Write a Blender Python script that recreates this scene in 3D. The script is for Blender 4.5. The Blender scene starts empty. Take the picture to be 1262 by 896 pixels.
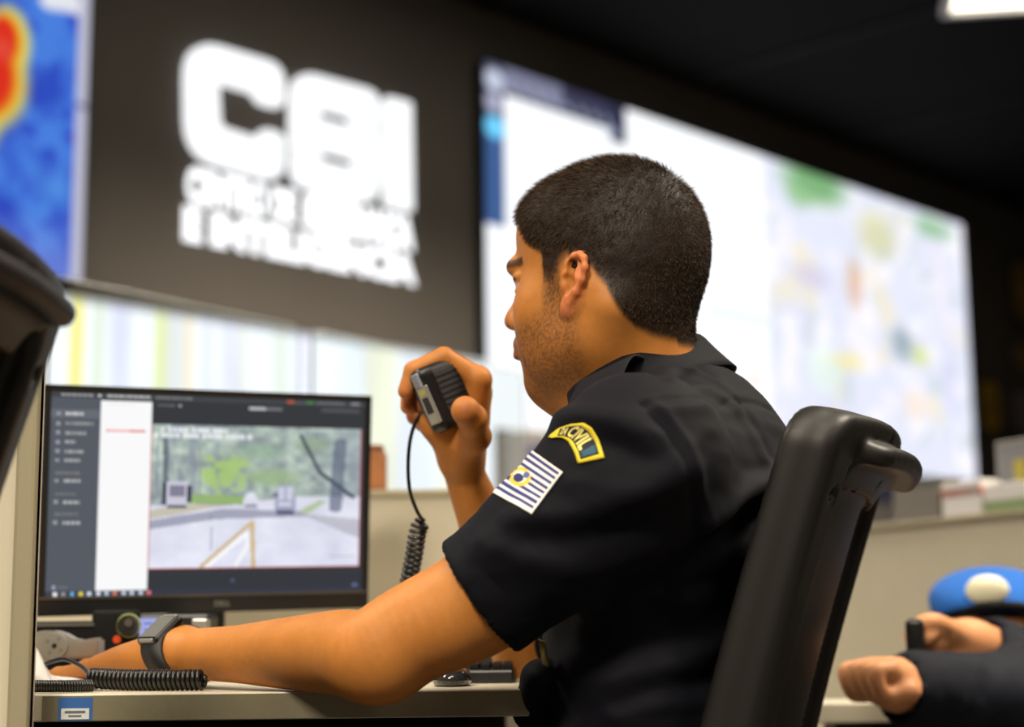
import bpy, bmesh, math, random
import numpy as np
from mathutils import Vector, Matrix
from mathutils.bvhtree import BVHTree

C = bpy.context.scene.collection
SC = bpy.context.scene
rng = np.random.RandomState(7)
random.seed(7)

# ------------------------------------------------------------------ camera
FPX, CX, CY = 2000.0, 631.0, 448.0
PITCH, ROLL = math.atan(328.0 / 2000.0), 0.012
CAM = np.array([0.0, 0.0, 0.789])
_fw = np.array([0, math.cos(PITCH), math.sin(PITCH)])
_u0 = np.array([0, -math.sin(PITCH), math.cos(PITCH)])
_r0 = np.array([1.0, 0, 0])
_rt = math.cos(ROLL) * _r0 - math.sin(ROLL) * _u0
_up = math.sin(ROLL) * _r0 + math.cos(ROLL) * _u0

def P(px, py, d):
    """world point at photograph position (px,py), d metres along the view axis"""
    return CAM + d * (_fw + (px - CX) / FPX * _rt - (py - CY) / FPX * _up)

def ray(px, py):
    v = _fw + (px - CX) / FPX * _rt - (py - CY) / FPX * _up
    return v / np.linalg.norm(v)

cam_data = bpy.data.cameras.new('camera')
cam = bpy.data.objects.new('camera', cam_data)
C.objects.link(cam)
M = Matrix(((_rt[0], _up[0], -_fw[0], CAM[0]), (_rt[1], _up[1], -_fw[1], CAM[1]),
            (_rt[2], _up[2], -_fw[2], CAM[2]), (0, 0, 0, 1)))
cam.matrix_world = M
cam_data.sensor_width = 36.0
cam_data.lens = FPX / 1262.0 * 36.0
cam_data.clip_start = 0.05
cam_data.dof.use_dof = True
cam_data.dof.focus_distance = 1.52
cam_data.dof.aperture_fstop = 2.8
SC.camera = cam

# ------------------------------------------------------------------ world, exposure
w = bpy.data.worlds.new('world'); SC.world = w; w.use_nodes = True
w.node_tree.nodes['Background'].inputs[0].default_value = (0.30, 0.33, 0.40, 1)
w.node_tree.nodes['Background'].inputs[1].default_value = 0.05
SC.view_settings.view_transform = 'Standard'
SC.view_settings.look = 'None'
SC.view_settings.exposure = 0.0
SC.view_settings.gamma = 1.0
SC.view_settings.use_curve_mapping = False
CEIL_Z = 3.1
# ceiling luminaires (x, y, width, depth, rotation in degrees, watts, beam spread, label); recessed fittings cut the beam off towards the horizontal
LAMPS = [
    (2.22, 5.45, 1.2, 0.60, -8, 45, 118, 'square white ceiling light panel at the top right corner of the view'),
    (0.15, 0.55, 1.2, 0.60, 45, 14, 118, 'white ceiling light panel overhead above the near desk'),
    (-1.9, 1.9, 1.2, 0.60, 45, 42, 150, 'white ceiling light panel overhead left of the seated officer'),
    (1.90, 2.10, 1.2, 0.60, 45, 80, 118, 'white ceiling light panel overhead to the right of the office chair'),
    (-0.85, -1.05, 1.2, 0.60, 45, 180, 155, 'unseen ceiling light panel added just left of the viewer to light the neck'),  # added fill from the camera side, brightens neck and jaw; never in view
    (2.3, -0.9, 1.2, 0.60, 45, 40, 130, 'white ceiling light panel overhead behind and right of the viewer'),
    (0.08, 4.56, 1.8, 0.40, 46, 85, 94, 'unseen long ceiling light panel added to light the wall below the CSI sign'),  # added wall wash, out of view, brightens the lower part of the dark wall
]

# ------------------------------------------------------------------ helpers
def s2l(c):
    c = np.asarray(c, float) / 255.0
    return np.where(c <= 0.04045, c / 12.92, ((c + 0.055) / 1.055) ** 2.4)

def rgb(r, g, b):
    l = s2l((r, g, b)); return (float(l[0]), float(l[1]), float(l[2]), 1.0)

MATS = {}
def mat(name, color, rough=0.5, metal=0.0, spec=0.5, bump=None, coat=0.0, var=0.0, sss=0.0, attr=None, sheen=0.0, scale=40.0):
    if name in MATS: return MATS[name]
    m = bpy.data.materials.new(name); m.use_nodes = True
    nt = m.node_tree; b = nt.nodes['Principled BSDF']
    b.inputs['Base Color'].default_value = color
    b.inputs['Roughness'].default_value = rough
    b.inputs['Metallic'].default_value = metal
    b.inputs['Specular IOR Level'].default_value = spec
    b.inputs['Coat Weight'].default_value = coat
    b.inputs['Sheen Weight'].default_value = sheen
    tc = nt.nodes.new('ShaderNodeTexCoord')
    src = None
    if attr:
        a = nt.nodes.new('ShaderNodeAttribute'); a.attribute_name = attr
        src = a.outputs['Color']
    if var:
        n = nt.nodes.new('ShaderNodeTexNoise'); n.inputs['Scale'].default_value = scale; n.inputs['Detail'].default_value = 4
        nt.links.new(tc.outputs['Object'], n.inputs['Vector'])
        r = nt.nodes.new('ShaderNodeMapRange'); r.inputs[1].default_value = 0.3; r.inputs[2].default_value = 0.7
        r.inputs[3].default_value = 1 - var; r.inputs[4].default_value = 1 + var
        nt.links.new(n.outputs['Fac'], r.inputs[0])
        mx = nt.nodes.new('ShaderNodeMix'); mx.data_type = 'RGBA'; mx.blend_type = 'MULTIPLY'; mx.inputs[0].default_value = 1
        if src: nt.links.new(src, mx.inputs[6])
        else: mx.inputs[6].default_value = color
        nt.links.new(r.outputs[0], mx.inputs[7]); src = mx.outputs[2]
    if src: nt.links.new(src, b.inputs['Base Color'])
    if sss:
        b.inputs['Subsurface Weight'].default_value = sss
        b.inputs['Subsurface Radius'].default_value = (0.006, 0.0025, 0.001)
        b.inputs['Subsurface Scale'].default_value = 1.0
    if bump:
        sc_, st_, kind = bump
        if kind == 'weave':
            n = nt.nodes.new('ShaderNodeTexWave'); n.inputs['Scale'].default_value = sc_; n.inputs['Distortion'].default_value = 2.0
            n.inputs['Detail'].default_value = 2
        else:
            n = nt.nodes.new('ShaderNodeTexNoise'); n.inputs['Scale'].default_value = sc_; n.inputs['Detail'].default_value = 3
        nt.links.new(tc.outputs['Object'], n.inputs['Vector'])
        bp = nt.nodes.new('ShaderNodeBump'); bp.inputs['Strength'].default_value = st_; bp.inputs['Distance'].default_value = 0.001
        nt.links.new(n.outputs['Fac'], bp.inputs['Height'])
        nt.links.new(bp.outputs['Normal'], b.inputs['Normal'])
    MATS[name] = m
    return m

def emat(name, color, strength, attr=None):
    if name in MATS: return MATS[name]
    m = bpy.data.materials.new(name); m.use_nodes = True
    nt = m.node_tree; nt.nodes.remove(nt.nodes['Principled BSDF'])
    e = nt.nodes.new('ShaderNodeEmission'); e.inputs[0].default_value = color; e.inputs[1].default_value = strength
    if attr:
        a = nt.nodes.new('ShaderNodeAttribute'); a.attribute_name = attr
        nt.links.new(a.outputs['Color'], e.inputs[0])
    nt.links.new(e.outputs[0], nt.nodes['Material Output'].inputs[0])
    MATS[name] = m
    return m

def link(name, me, m=None, parent=None, smooth=False):
    o = bpy.data.objects.new(name, me); C.objects.link(o)
    if m is not None and not me.materials: me.materials.append(m)
    if parent is not None: o.parent = parent
    if smooth:
        me.polygons.foreach_set('use_smooth', np.ones(len(me.polygons), bool))
    return o

def pyd(name, v, f, m=None, parent=None, smooth=False):
    me = bpy.data.meshes.new(name)
    me.from_pydata([tuple(map(float, p)) for p in v], [], [tuple(int(i) for i in q) for q in f]); me.update()
    return link(name, me, m, parent, smooth)

def npmesh(name, v, quads, m=None, parent=None, smooth=True, col=None):
    """fast mesh from numpy arrays (quads or tris)"""
    v = np.ascontiguousarray(v, np.float32); q = np.ascontiguousarray(quads, np.int32)
    me = bpy.data.meshes.new(name)
    me.vertices.add(len(v)); me.vertices.foreach_set('co', v.ravel())
    k = q.shape[1]
    me.loops.add(q.size); me.loops.foreach_set('vertex_index', q.ravel())
    me.polygons.add(len(q)); me.polygons.foreach_set('loop_start', np.arange(0, q.size, k, dtype=np.int32))
    me.update(calc_edges=True); me.validate()
    if col is not None:
        a = me.color_attributes.new('Col', 'FLOAT_COLOR', 'POINT')
        c4 = np.ones((len(v), 4), np.float32); c4[:, :3] = col
        a.data.foreach_set('color', c4.ravel())
    return link(name, me, m, parent, smooth)

def tag(o, label=None, cat=None, group=None, kind=None):
    if label: o['label'] = label
    if cat: o['category'] = cat
    if group: o['group'] = group
    if kind: o['kind'] = kind
    return o

def empty(name, loc=(0, 0, 0), label=None, cat=None, group=None, rotz=0.0):
    o = bpy.data.objects.new(name, None); C.objects.link(o)
    o.empty_display_size = 0.05
    o.location = tuple(float(x) for x in loc); o.rotation_euler = (0, 0, rotz)
    return tag(o, label, cat, group)

def keep(o, parent):
    """parent while the child's vertices are in world coordinates"""
    o.parent = parent
    bpy.context.view_layer.update()
    o.matrix_parent_inverse = parent.matrix_world.inverted()
    return o

def frame(loc, X, Y, Z):
    return Matrix(((X[0], Y[0], Z[0], loc[0]), (X[1], Y[1], Z[1], loc[1]), (X[2], Y[2], Z[2], loc[2]), (0, 0, 0, 1)))

def box_bm(bm, c, s, bev=0.0, mtx=None, seg=2):
    """bevelled box centre c size s added to bm"""
    t = bmesh.new()
    bmesh.ops.create_cube(t, size=1.0)
    for v in t.verts: v.co = Vector((v.co.x * s[0], v.co.y * s[1], v.co.z * s[2]))
    if bev > 0:
        bmesh.ops.bevel(t, geom=list(t.edges) , offset=bev, segments=seg, affect='EDGES', profile=0.5)
    for v in t.verts:
        v.co = v.co + Vector(c)
        if mtx is not None: v.co = mtx @ v.co
    me = bpy.data.meshes.new('t'); t.to_mesh(me); t.free(); bm.from_mesh(me); bpy.data.meshes.remove(me)

def cyl_bm(bm, a, b, r0, r1=None, n=20, cap=True):
    a, b = Vector(a), Vector(b); r1 = r0 if r1 is None else r1
    d = (b - a); L = d.length
    q = Vector((0, 0, 1)).rotation_difference(d.normalized()).to_matrix().to_4x4()
    mt = Matrix.Translation((a + b) / 2) @ q
    bmesh.ops.create_cone(bm, cap_ends=cap, cap_tris=False, segments=n, radius1=r0, radius2=r1, depth=L, matrix=mt)

def bmobj(name, bm, m, parent=None, smooth=False):
    bmesh.ops.recalc_face_normals(bm, faces=bm.faces)
    me = bpy.data.meshes.new(name); bm.to_mesh(me); bm.free()
    o = link(name, me, m, parent, smooth)
    if smooth:
        try: me.set_sharp_from_angle(angle=math.radians(40))
        except Exception: pass
    return o

def box(name, c, s, m, parent=None, bev=0.0, mtx=None, smooth=False):
    bm = bmesh.new(); box_bm(bm, c, s, bev, mtx)
    return bmobj(name, bm, m, parent, smooth)

def tube_np(path, rad, n=10, closed=False):
    """verts, quads for a tube along a polyline"""
    path = np.asarray(path, float); N = len(path)
    rad = np.broadcast_to(np.asarray(rad, float), (N,))
    T = np.gradient(path, axis=0); T /= np.linalg.norm(T, axis=1)[:, None] + 1e-12
    u = np.cross(T[0], [0, 0, 1]);
    if np.linalg.norm(u) < 1e-3: u = np.cross(T[0], [1, 0, 0])
    u /= np.linalg.norm(u)
    V = []; a = np.arange(n) * 2 * np.pi / n
    for i in range(N):
        u = u - T[i] * np.dot(u, T[i]); u /= np.linalg.norm(u); w_ = np.cross(T[i], u)
        V.append(path[i] + rad[i] * (np.cos(a)[:, None] * u + np.sin(a)[:, None] * w_))
    V = np.concatenate(V)
    i, j = np.meshgrid(np.arange(N - 1), np.arange(n), indexing='ij')
    Q = np.stack([i * n + j, i * n + (j + 1) % n, (i + 1) * n + (j + 1) % n, (i + 1) * n + j], -1).reshape(-1, 4)
    # end caps as fans of quads
    V = np.concatenate([V, path[:1], path[-1:]])
    c0, c1 = N * n, N * n + 1
    k = np.arange(0, n, 2)
    Q = np.concatenate([Q, np.stack([np.full(len(k), c0), (k + 2) % n, (k + 1) % n, k], -1),
                        np.stack([np.full(len(k), c1), (N - 1) * n + k, (N - 1) * n + (k + 1) % n, (N - 1) * n + (k + 2) % n], -1)])
    return V, Q

def catmull(pts, n=12):
    p = np.asarray(pts, float); p = np.concatenate([[2 * p[0] - p[1]], p, [2 * p[-1] - p[-2]]])
    out = []
    for i in range(1, len(p) - 2):
        t = np.linspace(0, 1, n, endpoint=False)[:, None]
        out.append(0.5 * ((2 * p[i]) + (-p[i - 1] + p[i + 1]) * t + (2 * p[i - 1] - 5 * p[i] + 4 * p[i + 1] - p[i + 2]) * t ** 2
                          + (-p[i - 1] + 3 * p[i] - 3 * p[i + 1] + p[i + 2]) * t ** 3))
    out.append(p[-2:-1])
    return np.concatenate(out)

# ---- value noise for painting and cloth
_NL = rng.rand(64, 64, 64).astype(np.float32)
def vnoise(p):
    p = np.asarray(p, float); i = np.floor(p).astype(int); f = p - i; f = f * f * (3 - 2 * f)
    r = 0
    for dx in (0, 1):
        for dy in (0, 1):
            for dz in (0, 1):
                wgt = (f[..., 0] if dx else 1 - f[..., 0]) * (f[..., 1] if dy else 1 - f[..., 1]) * (f[..., 2] if dz else 1 - f[..., 2])
                r = r + wgt * _NL[(i[..., 0] + dx) & 63, (i[..., 1] + dy) & 63, (i[..., 2] + dz) & 63]
    return r
def fbm(p, o=4):
    r = 0; a = 0.5; p = np.asarray(p, float)
    for k in range(o):
        r = r + a * vnoise(p * 2 ** k + 17.3 * k); a *= 0.5
    return r / (1 - 0.5 ** o)

# ------------------------------------------------------------------ implicit modelling: signed distance pieces + surface nets
class Sdf:
    def __init__(s): s.items = []
    def add(s, fn, c, r, k=0.0, op='u'):
        s.items.append((fn, np.asarray(c, float), float(r), k, op)); return s
    def cap(s, a, b, ra, rb=None, k=0.01, op='u'):
        a = np.asarray(a, float); b = np.asarray(b, float); rb = ra if rb is None else rb
        ab = b - a; L2 = float(ab @ ab) + 1e-12
        def fn(p):
            t = np.clip(((p - a) @ ab) / L2, 0, 1)
            return np.linalg.norm(p - a - t[:, None] * ab, axis=1) - (ra + (rb - ra) * t)
        return s.add(fn, (a + b) / 2, math.sqrt(L2) / 2 + max(ra, rb), k, op)
    def ell(s, c, r, R=None, k=0.01, op='u'):
        c = np.asarray(c, float); r = np.asarray(r, float); R = np.eye(3) if R is None else np.asarray(R, float)
        def fn(p):
            q = (p - c) @ R
            k0 = np.linalg.norm(q / r, axis=1); k1 = np.linalg.norm(q / (r * r), axis=1)
            return np.where(k1 > 1e-9, k0 * (k0 - 1.0) / np.maximum(k1, 1e-9), -r.min())
        return s.add(fn, c, r.max(), k, op)
    def rbox(s, c, half, rad, R=None, k=0.01, op='u'):
        c = np.asarray(c, float); half = np.asarray(half, float) - rad; R = np.eye(3) if R is None else np.asarray(R, float)
        def fn(p):
            q = np.abs((p - c) @ R) - half
            return np.linalg.norm(np.maximum(q, 0), axis=1) + np.minimum(q.max(1), 0) - rad
        return s.add(fn, c, float(np.linalg.norm(half)) + rad, k, op)
    def poly(s, pts, rs, k=0.01, op='u', sub=5):
        """smooth tapered limb along points with a radius at each"""
        q = catmull(np.concatenate([np.asarray(pts, float), np.asarray(rs, float)[:, None]], 1), sub)
        a, b = q[:-1, :3], q[1:, :3]; ra, rb = q[:-1, 3], q[1:, 3]; ab = b - a; L2 = (ab * ab).sum(1) + 1e-12
        def fn(p):
            d = np.full(len(p), 9.0)
            pc = p.mean(0); hf_ = math.sqrt(((p[[0, -1, len(p) // 2]] - pc) ** 2).sum(1).max()) if len(p) > 40 and len(p) != 0 else 0
            tc = np.clip(((pc - a) * ab).sum(1) / L2, 0, 1); dc_ = np.linalg.norm(pc - a - tc[:, None] * ab, axis=1) - (ra + (rb - ra) * tc)
            sel = np.nonzero(dc_ <= dc_.min() + 2 * hf_ + .002)[0] if len(p) == 4913 else range(len(a))
            for i in sel:
                t = np.clip(((p - a[i]) @ ab[i]) / L2[i], 0, 1)
                d = np.minimum(d, np.linalg.norm(p - a[i] - t[:, None] * ab[i], axis=1) - (ra[i] + (rb[i] - ra[i]) * t))
            return d
        c = q[:, :3].mean(0)
        return s.add(fn, c, np.linalg.norm(q[:, :3] - c, axis=1).max() + q[:, 3].max(), k, op)
    def plane(s, c, n, k=0.002):
        """keep the side the normal points away from"""
        c = np.asarray(c, float); n = np.asarray(n, float); n = n / np.linalg.norm(n)
        def fn(p): return (p - c) @ n
        return s.add(fn, c, 1e3, k, 'i')
    def eval(s, p, items=None):
        d = np.full(len(p), 1.0)
        for fn, c, r, k, op in (s.items if items is None else items):
            e = fn(p)
            if op == 'u':
                if k > 0:
                    h = np.maximum(k - np.abs(d - e), 0) / k; d = np.minimum(d, e) - h * h * k * 0.25
                else: d = np.minimum(d, e)
            else:
                if op == 's': e = -e
                if k > 0:
                    h = np.maximum(k - np.abs(d - e), 0) / k; d = np.maximum(d, e) + h * h * k * 0.25
                else: d = np.maximum(d, e)
        return d
    def near(s, c, rad):
        return [it for it in s.items if np.linalg.norm(it[1] - c) - it[2] < rad + it[3] + 0.03]

def isosurf(S, lo, hi, h, n=16):
    """surface nets of Sdf S on a sparse set of blocks; returns verts, quads"""
    lo = np.asarray(lo, float); hi = np.asarray(hi, float); B = n * h
    nb = np.ceil((hi - lo) / B).astype(int)
    OFF = 8
    dims = nb * n + 2 * OFF
    key = lambda i, j, k: ((i + OFF).astype(np.int64) * dims[1] + (j + OFF)) * dims[2] + (k + OFF)
    gi = np.stack(np.meshgrid(*[np.arange(n + 1)] * 3, indexing='ij'), -1).reshape(-1, 3)
    ctr = np.stack(np.meshgrid(*[np.arange(x) for x in nb], indexing='ij'), -1).reshape(-1, 3)
    half = B * math.sqrt(3) / 2
    cpos = lo + (ctr + 0.5) * B
    dc = S.eval(cpos)
    act = ctr[np.abs(dc) < half * 1.35 + 0.01]
    VK, VP, QK, QS = [], [], [], []
    for b in act:
        c = lo + (b + 0.5) * B
        items = S.near(c, half)
        if not items: continue
        p = lo + (b * n + gi) * h
        d = S.eval(p, items).reshape(n + 1, n + 1, n + 1)
        sg = d < 0
        if sg.all() or not sg.any(): continue
        cnt = np.zeros((n, n, n)); acc = np.zeros((n, n, n, 3))
        for ax in range(3):
            sl0 = [slice(None)] * 3; sl1 = [slice(None)] * 3; sl0[ax] = slice(0, n); sl1[ax] = slice(1, n + 1)
            a, e = d[tuple(sl0)], d[tuple(sl1)]
            cr = (a < 0) != (e < 0)
            t = np.where(cr, a / np.where(cr, a - e, 1), 0)
            o1, o2 = [x for x in range(3) if x != ax]
            for q1 in (0, 1):
                for q2 in (0, 1):
                    s_ = [slice(None)] * 3; s_[o1] = slice(q1, n + q1); s_[o2] = slice(q2, n + q2)
                    cc = cr[tuple(s_)]; tt = t[tuple(s_)]
                    cnt += cc
                    acc[..., ax] += tt * cc; acc[..., o1] += q1 * cc; acc[..., o2] += q2 * cc
            s_ = [slice(0, n)] * 3
            ed = np.argwhere(cr[tuple(s_)])
            if len(ed):
                g = ed + b * n
                e1 = np.zeros(3, int); e1[o1] = 1; e2 = np.zeros(3, int); e2[o2] = 1
                quad = [g - e1 - e2, g - e2, g, g - e1]
                ks = np.stack([key(x[:, 0], x[:, 1], x[:, 2]) for x in quad], -1)
                flip = a[tuple(s_)][tuple(ed.T)] < 0
                if ax == 1: flip = ~flip
                ks[~flip] = ks[~flip][:, ::-1]
                QK.append(ks)
        m_ = cnt > 0
        ce = np.argwhere(m_)
        pos = ce + acc[m_] / cnt[m_][:, None]
        g = ce + b * n
        VK.append(key(g[:, 0], g[:, 1], g[:, 2])); VP.append(lo + (pos + b * n) * h)
    VK = np.concatenate(VK); VP = np.concatenate(VP); QK = np.concatenate(QK)
    o = np.argsort(VK); VK = VK[o]; VP = VP[o]
    idx = np.searchsorted(VK, QK); idx = np.clip(idx, 0, len(VK) - 1)
    ok = (VK[idx] == QK).all(1)
    return VP, idx[ok]

def smooth_np(V, Q, it=2, lam=0.5):
    n = len(V)
    e = np.concatenate([Q[:, [0, 1]], Q[:, [1, 2]], Q[:, [2, 3]], Q[:, [3, 0]]])
    for k in range(it):
        for l in (lam, -lam * 1.04):
            acc = np.zeros_like(V); cnt = np.zeros(n)
            for c in range(3):
                acc[:, c] = np.bincount(e[:, 0], V[e[:, 1], c], n) + np.bincount(e[:, 1], V[e[:, 0], c], n)
            cnt = np.bincount(e[:, 0], minlength=n) + np.bincount(e[:, 1], minlength=n)
            V = V + l * (acc / np.maximum(cnt, 1)[:, None] - V)
    return V

def vnormals(V, Q):
    nrm = np.cross(V[Q[:, 2]] - V[Q[:, 0]], V[Q[:, 3]] - V[Q[:, 1]])
    N = np.zeros_like(V)
    for c in range(4):
        for a in range(3): N[:, a] += np.bincount(Q[:, c], nrm[:, a], len(V))
    return N / (np.linalg.norm(N, axis=1)[:, None] + 1e-12)

# ---- painted flat screens (vertex colours on a grid)
class Canvas:
    def __init__(s, nu, nv, col):
        s.nu, s.nv = nu, nv
        s.u, s.v = np.meshgrid(np.linspace(0, 1, nu), np.linspace(0, 1, nv))   # v down
        s.c = np.zeros((nv, nu, 3)); s.c[:] = col
    def mix(s, m, col):
        m = np.clip(m, 0, 1)[..., None]; s.c = s.c * (1 - m) + np.asarray(col, float) * m
    def rect(s, u0, v0, u1, v1, col, a=1.0):
        s.mix(((s.u >= u0) & (s.u <= u1) & (s.v >= v0) & (s.v <= v1)) * a, col)
    def blob(s, u, v, ru, rv, col, a=1.0, hard=2.0):
        r = np.sqrt(((s.u - u) / ru) ** 2 + ((s.v - v) / rv) ** 2); s.mix(np.clip((1 - r) * hard, 0, 1) * a, col)
    def poly(s, pts, col, a=1.0):
        ins = np.zeros(s.u.shape, bool); j = len(pts) - 1
        for i in range(len(pts)):
            (xi, yi), (xj, yj) = pts[i], pts[j]
            with np.errstate(divide='ignore', invalid='ignore'):
                c = ((yi > s.v) != (yj > s.v)) & (s.u < (xj - xi) * (s.v - yi) / (yj - yi + 1e-12) + xi)
            ins ^= c; j = i
        s.mix(ins * a, col)
    def line(s, x0, y0, x1, y1, wd, col, asp=1.0, a=1.0):
        dx, dy = (x1 - x0), (y1 - y0) * asp
        t = np.clip(((s.u - x0) * dx + (s.v - y0) * asp * dy) / (dx * dx + dy * dy), 0, 1)
        r = np.hypot(s.u - x0 - t * dx, (s.v - y0) * asp - t * dy); s.mix((r < wd) * a, col)
    def mesh(s, name, tl, tr, br, bl, m, parent=None):
        tl, tr, br, bl = [np.asarray(x, float) for x in (tl, tr, br, bl)]
        u = s.u[..., None]; v = s.v[..., None]
        V = ((tl * (1 - u) + tr * u) * (1 - v) + (bl * (1 - u) + br * u) * v).reshape(-1, 3)
        i, j = np.meshgrid(np.arange(s.nv - 1), np.arange(s.nu - 1), indexing='ij')
        a = i * s.nu + j
        Q = np.stack([a, a + s.nu, a + s.nu + 1, a + 1], -1).reshape(-1, 4)
        return npmesh(name, V, Q, m, parent, False, s2l(np.clip(s.c, 0, 255)).reshape(-1, 3))
# ================================================================== the room
ANG = math.radians(46.5)
WU = np.array([math.cos(ANG), math.sin(ANG), 0.0])      # along the video wall
WN = np.array([math.sin(ANG), -math.cos(ANG), 0.0])     # out of the wall, into the room
W0 = np.array([-0.09, 5.83, 0.0])
ZU = np.array([0, 0, 1.0])
def W(t, z, n=0.0): return W0 + t * WU + n * WN + z * ZU
def wallpt(px, py, n=0.0):
    """(t, z) on the video wall plane"""
    v = ray(px, py); q = CAM + v * (((W0 + n * WN - CAM) @ WN) / (v @ WN))
    return float((q - W0) @ WU), float(q[2])
def RZ(px, py, z):
    """point on the horizontal plane z"""
    v = ray(px, py); return CAM + v * ((z - CAM[2]) / v[2])

WM = frame(W0, WU, -WN, ZU)          # local x along the wall, local y INTO the wall, z up
m_wall = mat('wall_dark', rgb(92, 87, 82), rough=0.6, spec=0.2, var=0.08, scale=1.5)
m_ceil = mat('ceiling_black', rgb(16, 16, 16), rough=0.9, spec=0.1, var=0.15, scale=3)
m_floor = mat('floor_carpet', rgb(74, 70, 66), rough=0.9, bump=(400, 0.3, 'n'), var=0.15, scale=60)
m_beige = mat('beige_laminate', rgb(198, 190, 168), rough=0.45, var=0.03, scale=12)
m_beige_dk = mat('beige_edge', rgb(168, 158, 132), rough=0.4, var=0.04, scale=200)
m_black = mat('black_plastic', rgb(20, 20, 21), rough=0.38, spec=0.5)
m_blackm = mat('black_matte', rgb(13, 13, 14), rough=0.75, spec=0.25)
m_grey = mat('grey_panel', rgb(150, 146, 142), rough=0.5)
m_steel = mat('brushed_silver', rgb(176, 176, 172), rough=0.32, metal=0.7)
m_white = mat('white_plastic', rgb(226, 224, 222), rough=0.5)
T0, T1, N1 = -7.2, 5.4, 8.6
def slab(name, t0, t1, n0, n1, z0, z1, m):
    bm = bmesh.new(); box_bm(bm, ((t0 + t1) / 2, -(n0 + n1) / 2, (z0 + z1) / 2), (t1 - t0, n1 - n0, z1 - z0))
    o = bmobj(name, bm, m); o.matrix_world = WM; o['kind'] = 'structure'; return o
slab('floor', T0, T1, 0, N1, -0.1, 0.0, m_floor)
ceiling = slab('ceiling', T0, T1, 0, N1, CEIL_Z, CEIL_Z + 0.1, m_ceil)
slab('wall_back', T0, T1, -0.1, 0, -0.1, CEIL_Z + 0.1, m_wall)
slab('wall_front', T0, T1, N1, N1 + 0.1, -0.1, CEIL_Z + 0.1, mat('wall_beige', rgb(150, 142, 126), rough=0.7))
slab('wall_left', T0 - 0.1, T0, -0.1, N1 + 0.1, -0.1, CEIL_Z + 0.1, m_wall)
slab('wall_right', T1, T1 + 0.1, -0.1, N1 + 0.1, -0.1, CEIL_Z + 0.1, m_wall)
slab('baseboard_back', T0, T1, 0.0, 0.015, 0.0, 0.09, m_black)

# ceiling luminaires
for i, (x, y, sx, sy, rz, watts, spread, lab) in enumerate(LAMPS):
    e = empty('ceiling_light', (x, y, CEIL_Z), lab, 'ceiling light', None, math.radians(rz))
    bm = bmesh.new()
    for (cx_, cy_, bx, by) in ((0, sy / 2 + 0.015, sx + 0.06, 0.03), (0, -sy / 2 - 0.015, sx + 0.06, 0.03), (sx / 2 + 0.015, 0, 0.03, sy), (-sx / 2 - 0.015, 0, 0.03, sy)):
        box_bm(bm, (cx_, cy_, -0.02), (bx, by, 0.04))
    bmobj('frame', bm, m_white, e)
    box('diffuser', (0, 0, -0.012), (sx, sy, 0.02), emat('lamp_diffuser', (1.0, 0.90, 0.74, 1), 4.0), e)
    ld = bpy.data.lights.new('panel_lamp', 'AREA'); ld.shape = 'RECTANGLE'; ld.size = sx * 0.96; ld.size_y = sy * 0.96
    ld.energy = watts; ld.color = (1.0, 0.88, 0.71)
    ld.spread = math.radians(spread); lo = bpy.data.objects.new('lamp', ld); C.objects.link(lo); lo.parent = e; lo.location = (0, 0, -0.03)

# ceiling grid rails (dark, faint) : structure
for k, tt in enumerate(np.arange(-4.8, 5.0, 1.2)):
    o = slab('trim_%d' % (k + 1), tt - 0.012, tt + 0.012, 0.0, N1, CEIL_Z - 0.012, CEIL_Z, m_blackm)

# ------------------------------------------------------------------ video wall
m_scr = emat('screen_content', (1, 1, 1, 1), 1.15, attr='Col')
m_scr_dim = emat('screen_content_dim', (1, 1, 1, 1), 0.85, attr='Col')
def wall_unit(parent, name, t0, t1, z0, z1, cv, m):
    """one display of the wall: a shallow case and its lit face"""
    b = box(name, ((t0 + t1) / 2, -0.03, (z0 + z1) / 2), (t1 - t0, 0.05, z1 - z0), m_black, parent, 0.004)
    cv.mesh('display_face', (t0 + .0005, -0.0565, z1 - .0005), (t1 - .0005, -0.0565, z1 - .0005), (t1 - .0005, -0.0565, z0 + .0005), (t0 + .0005, -0.0565, z0 + .0005), m, b)
    return b
NF = 0.0565
HZ = CAM[2]
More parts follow.
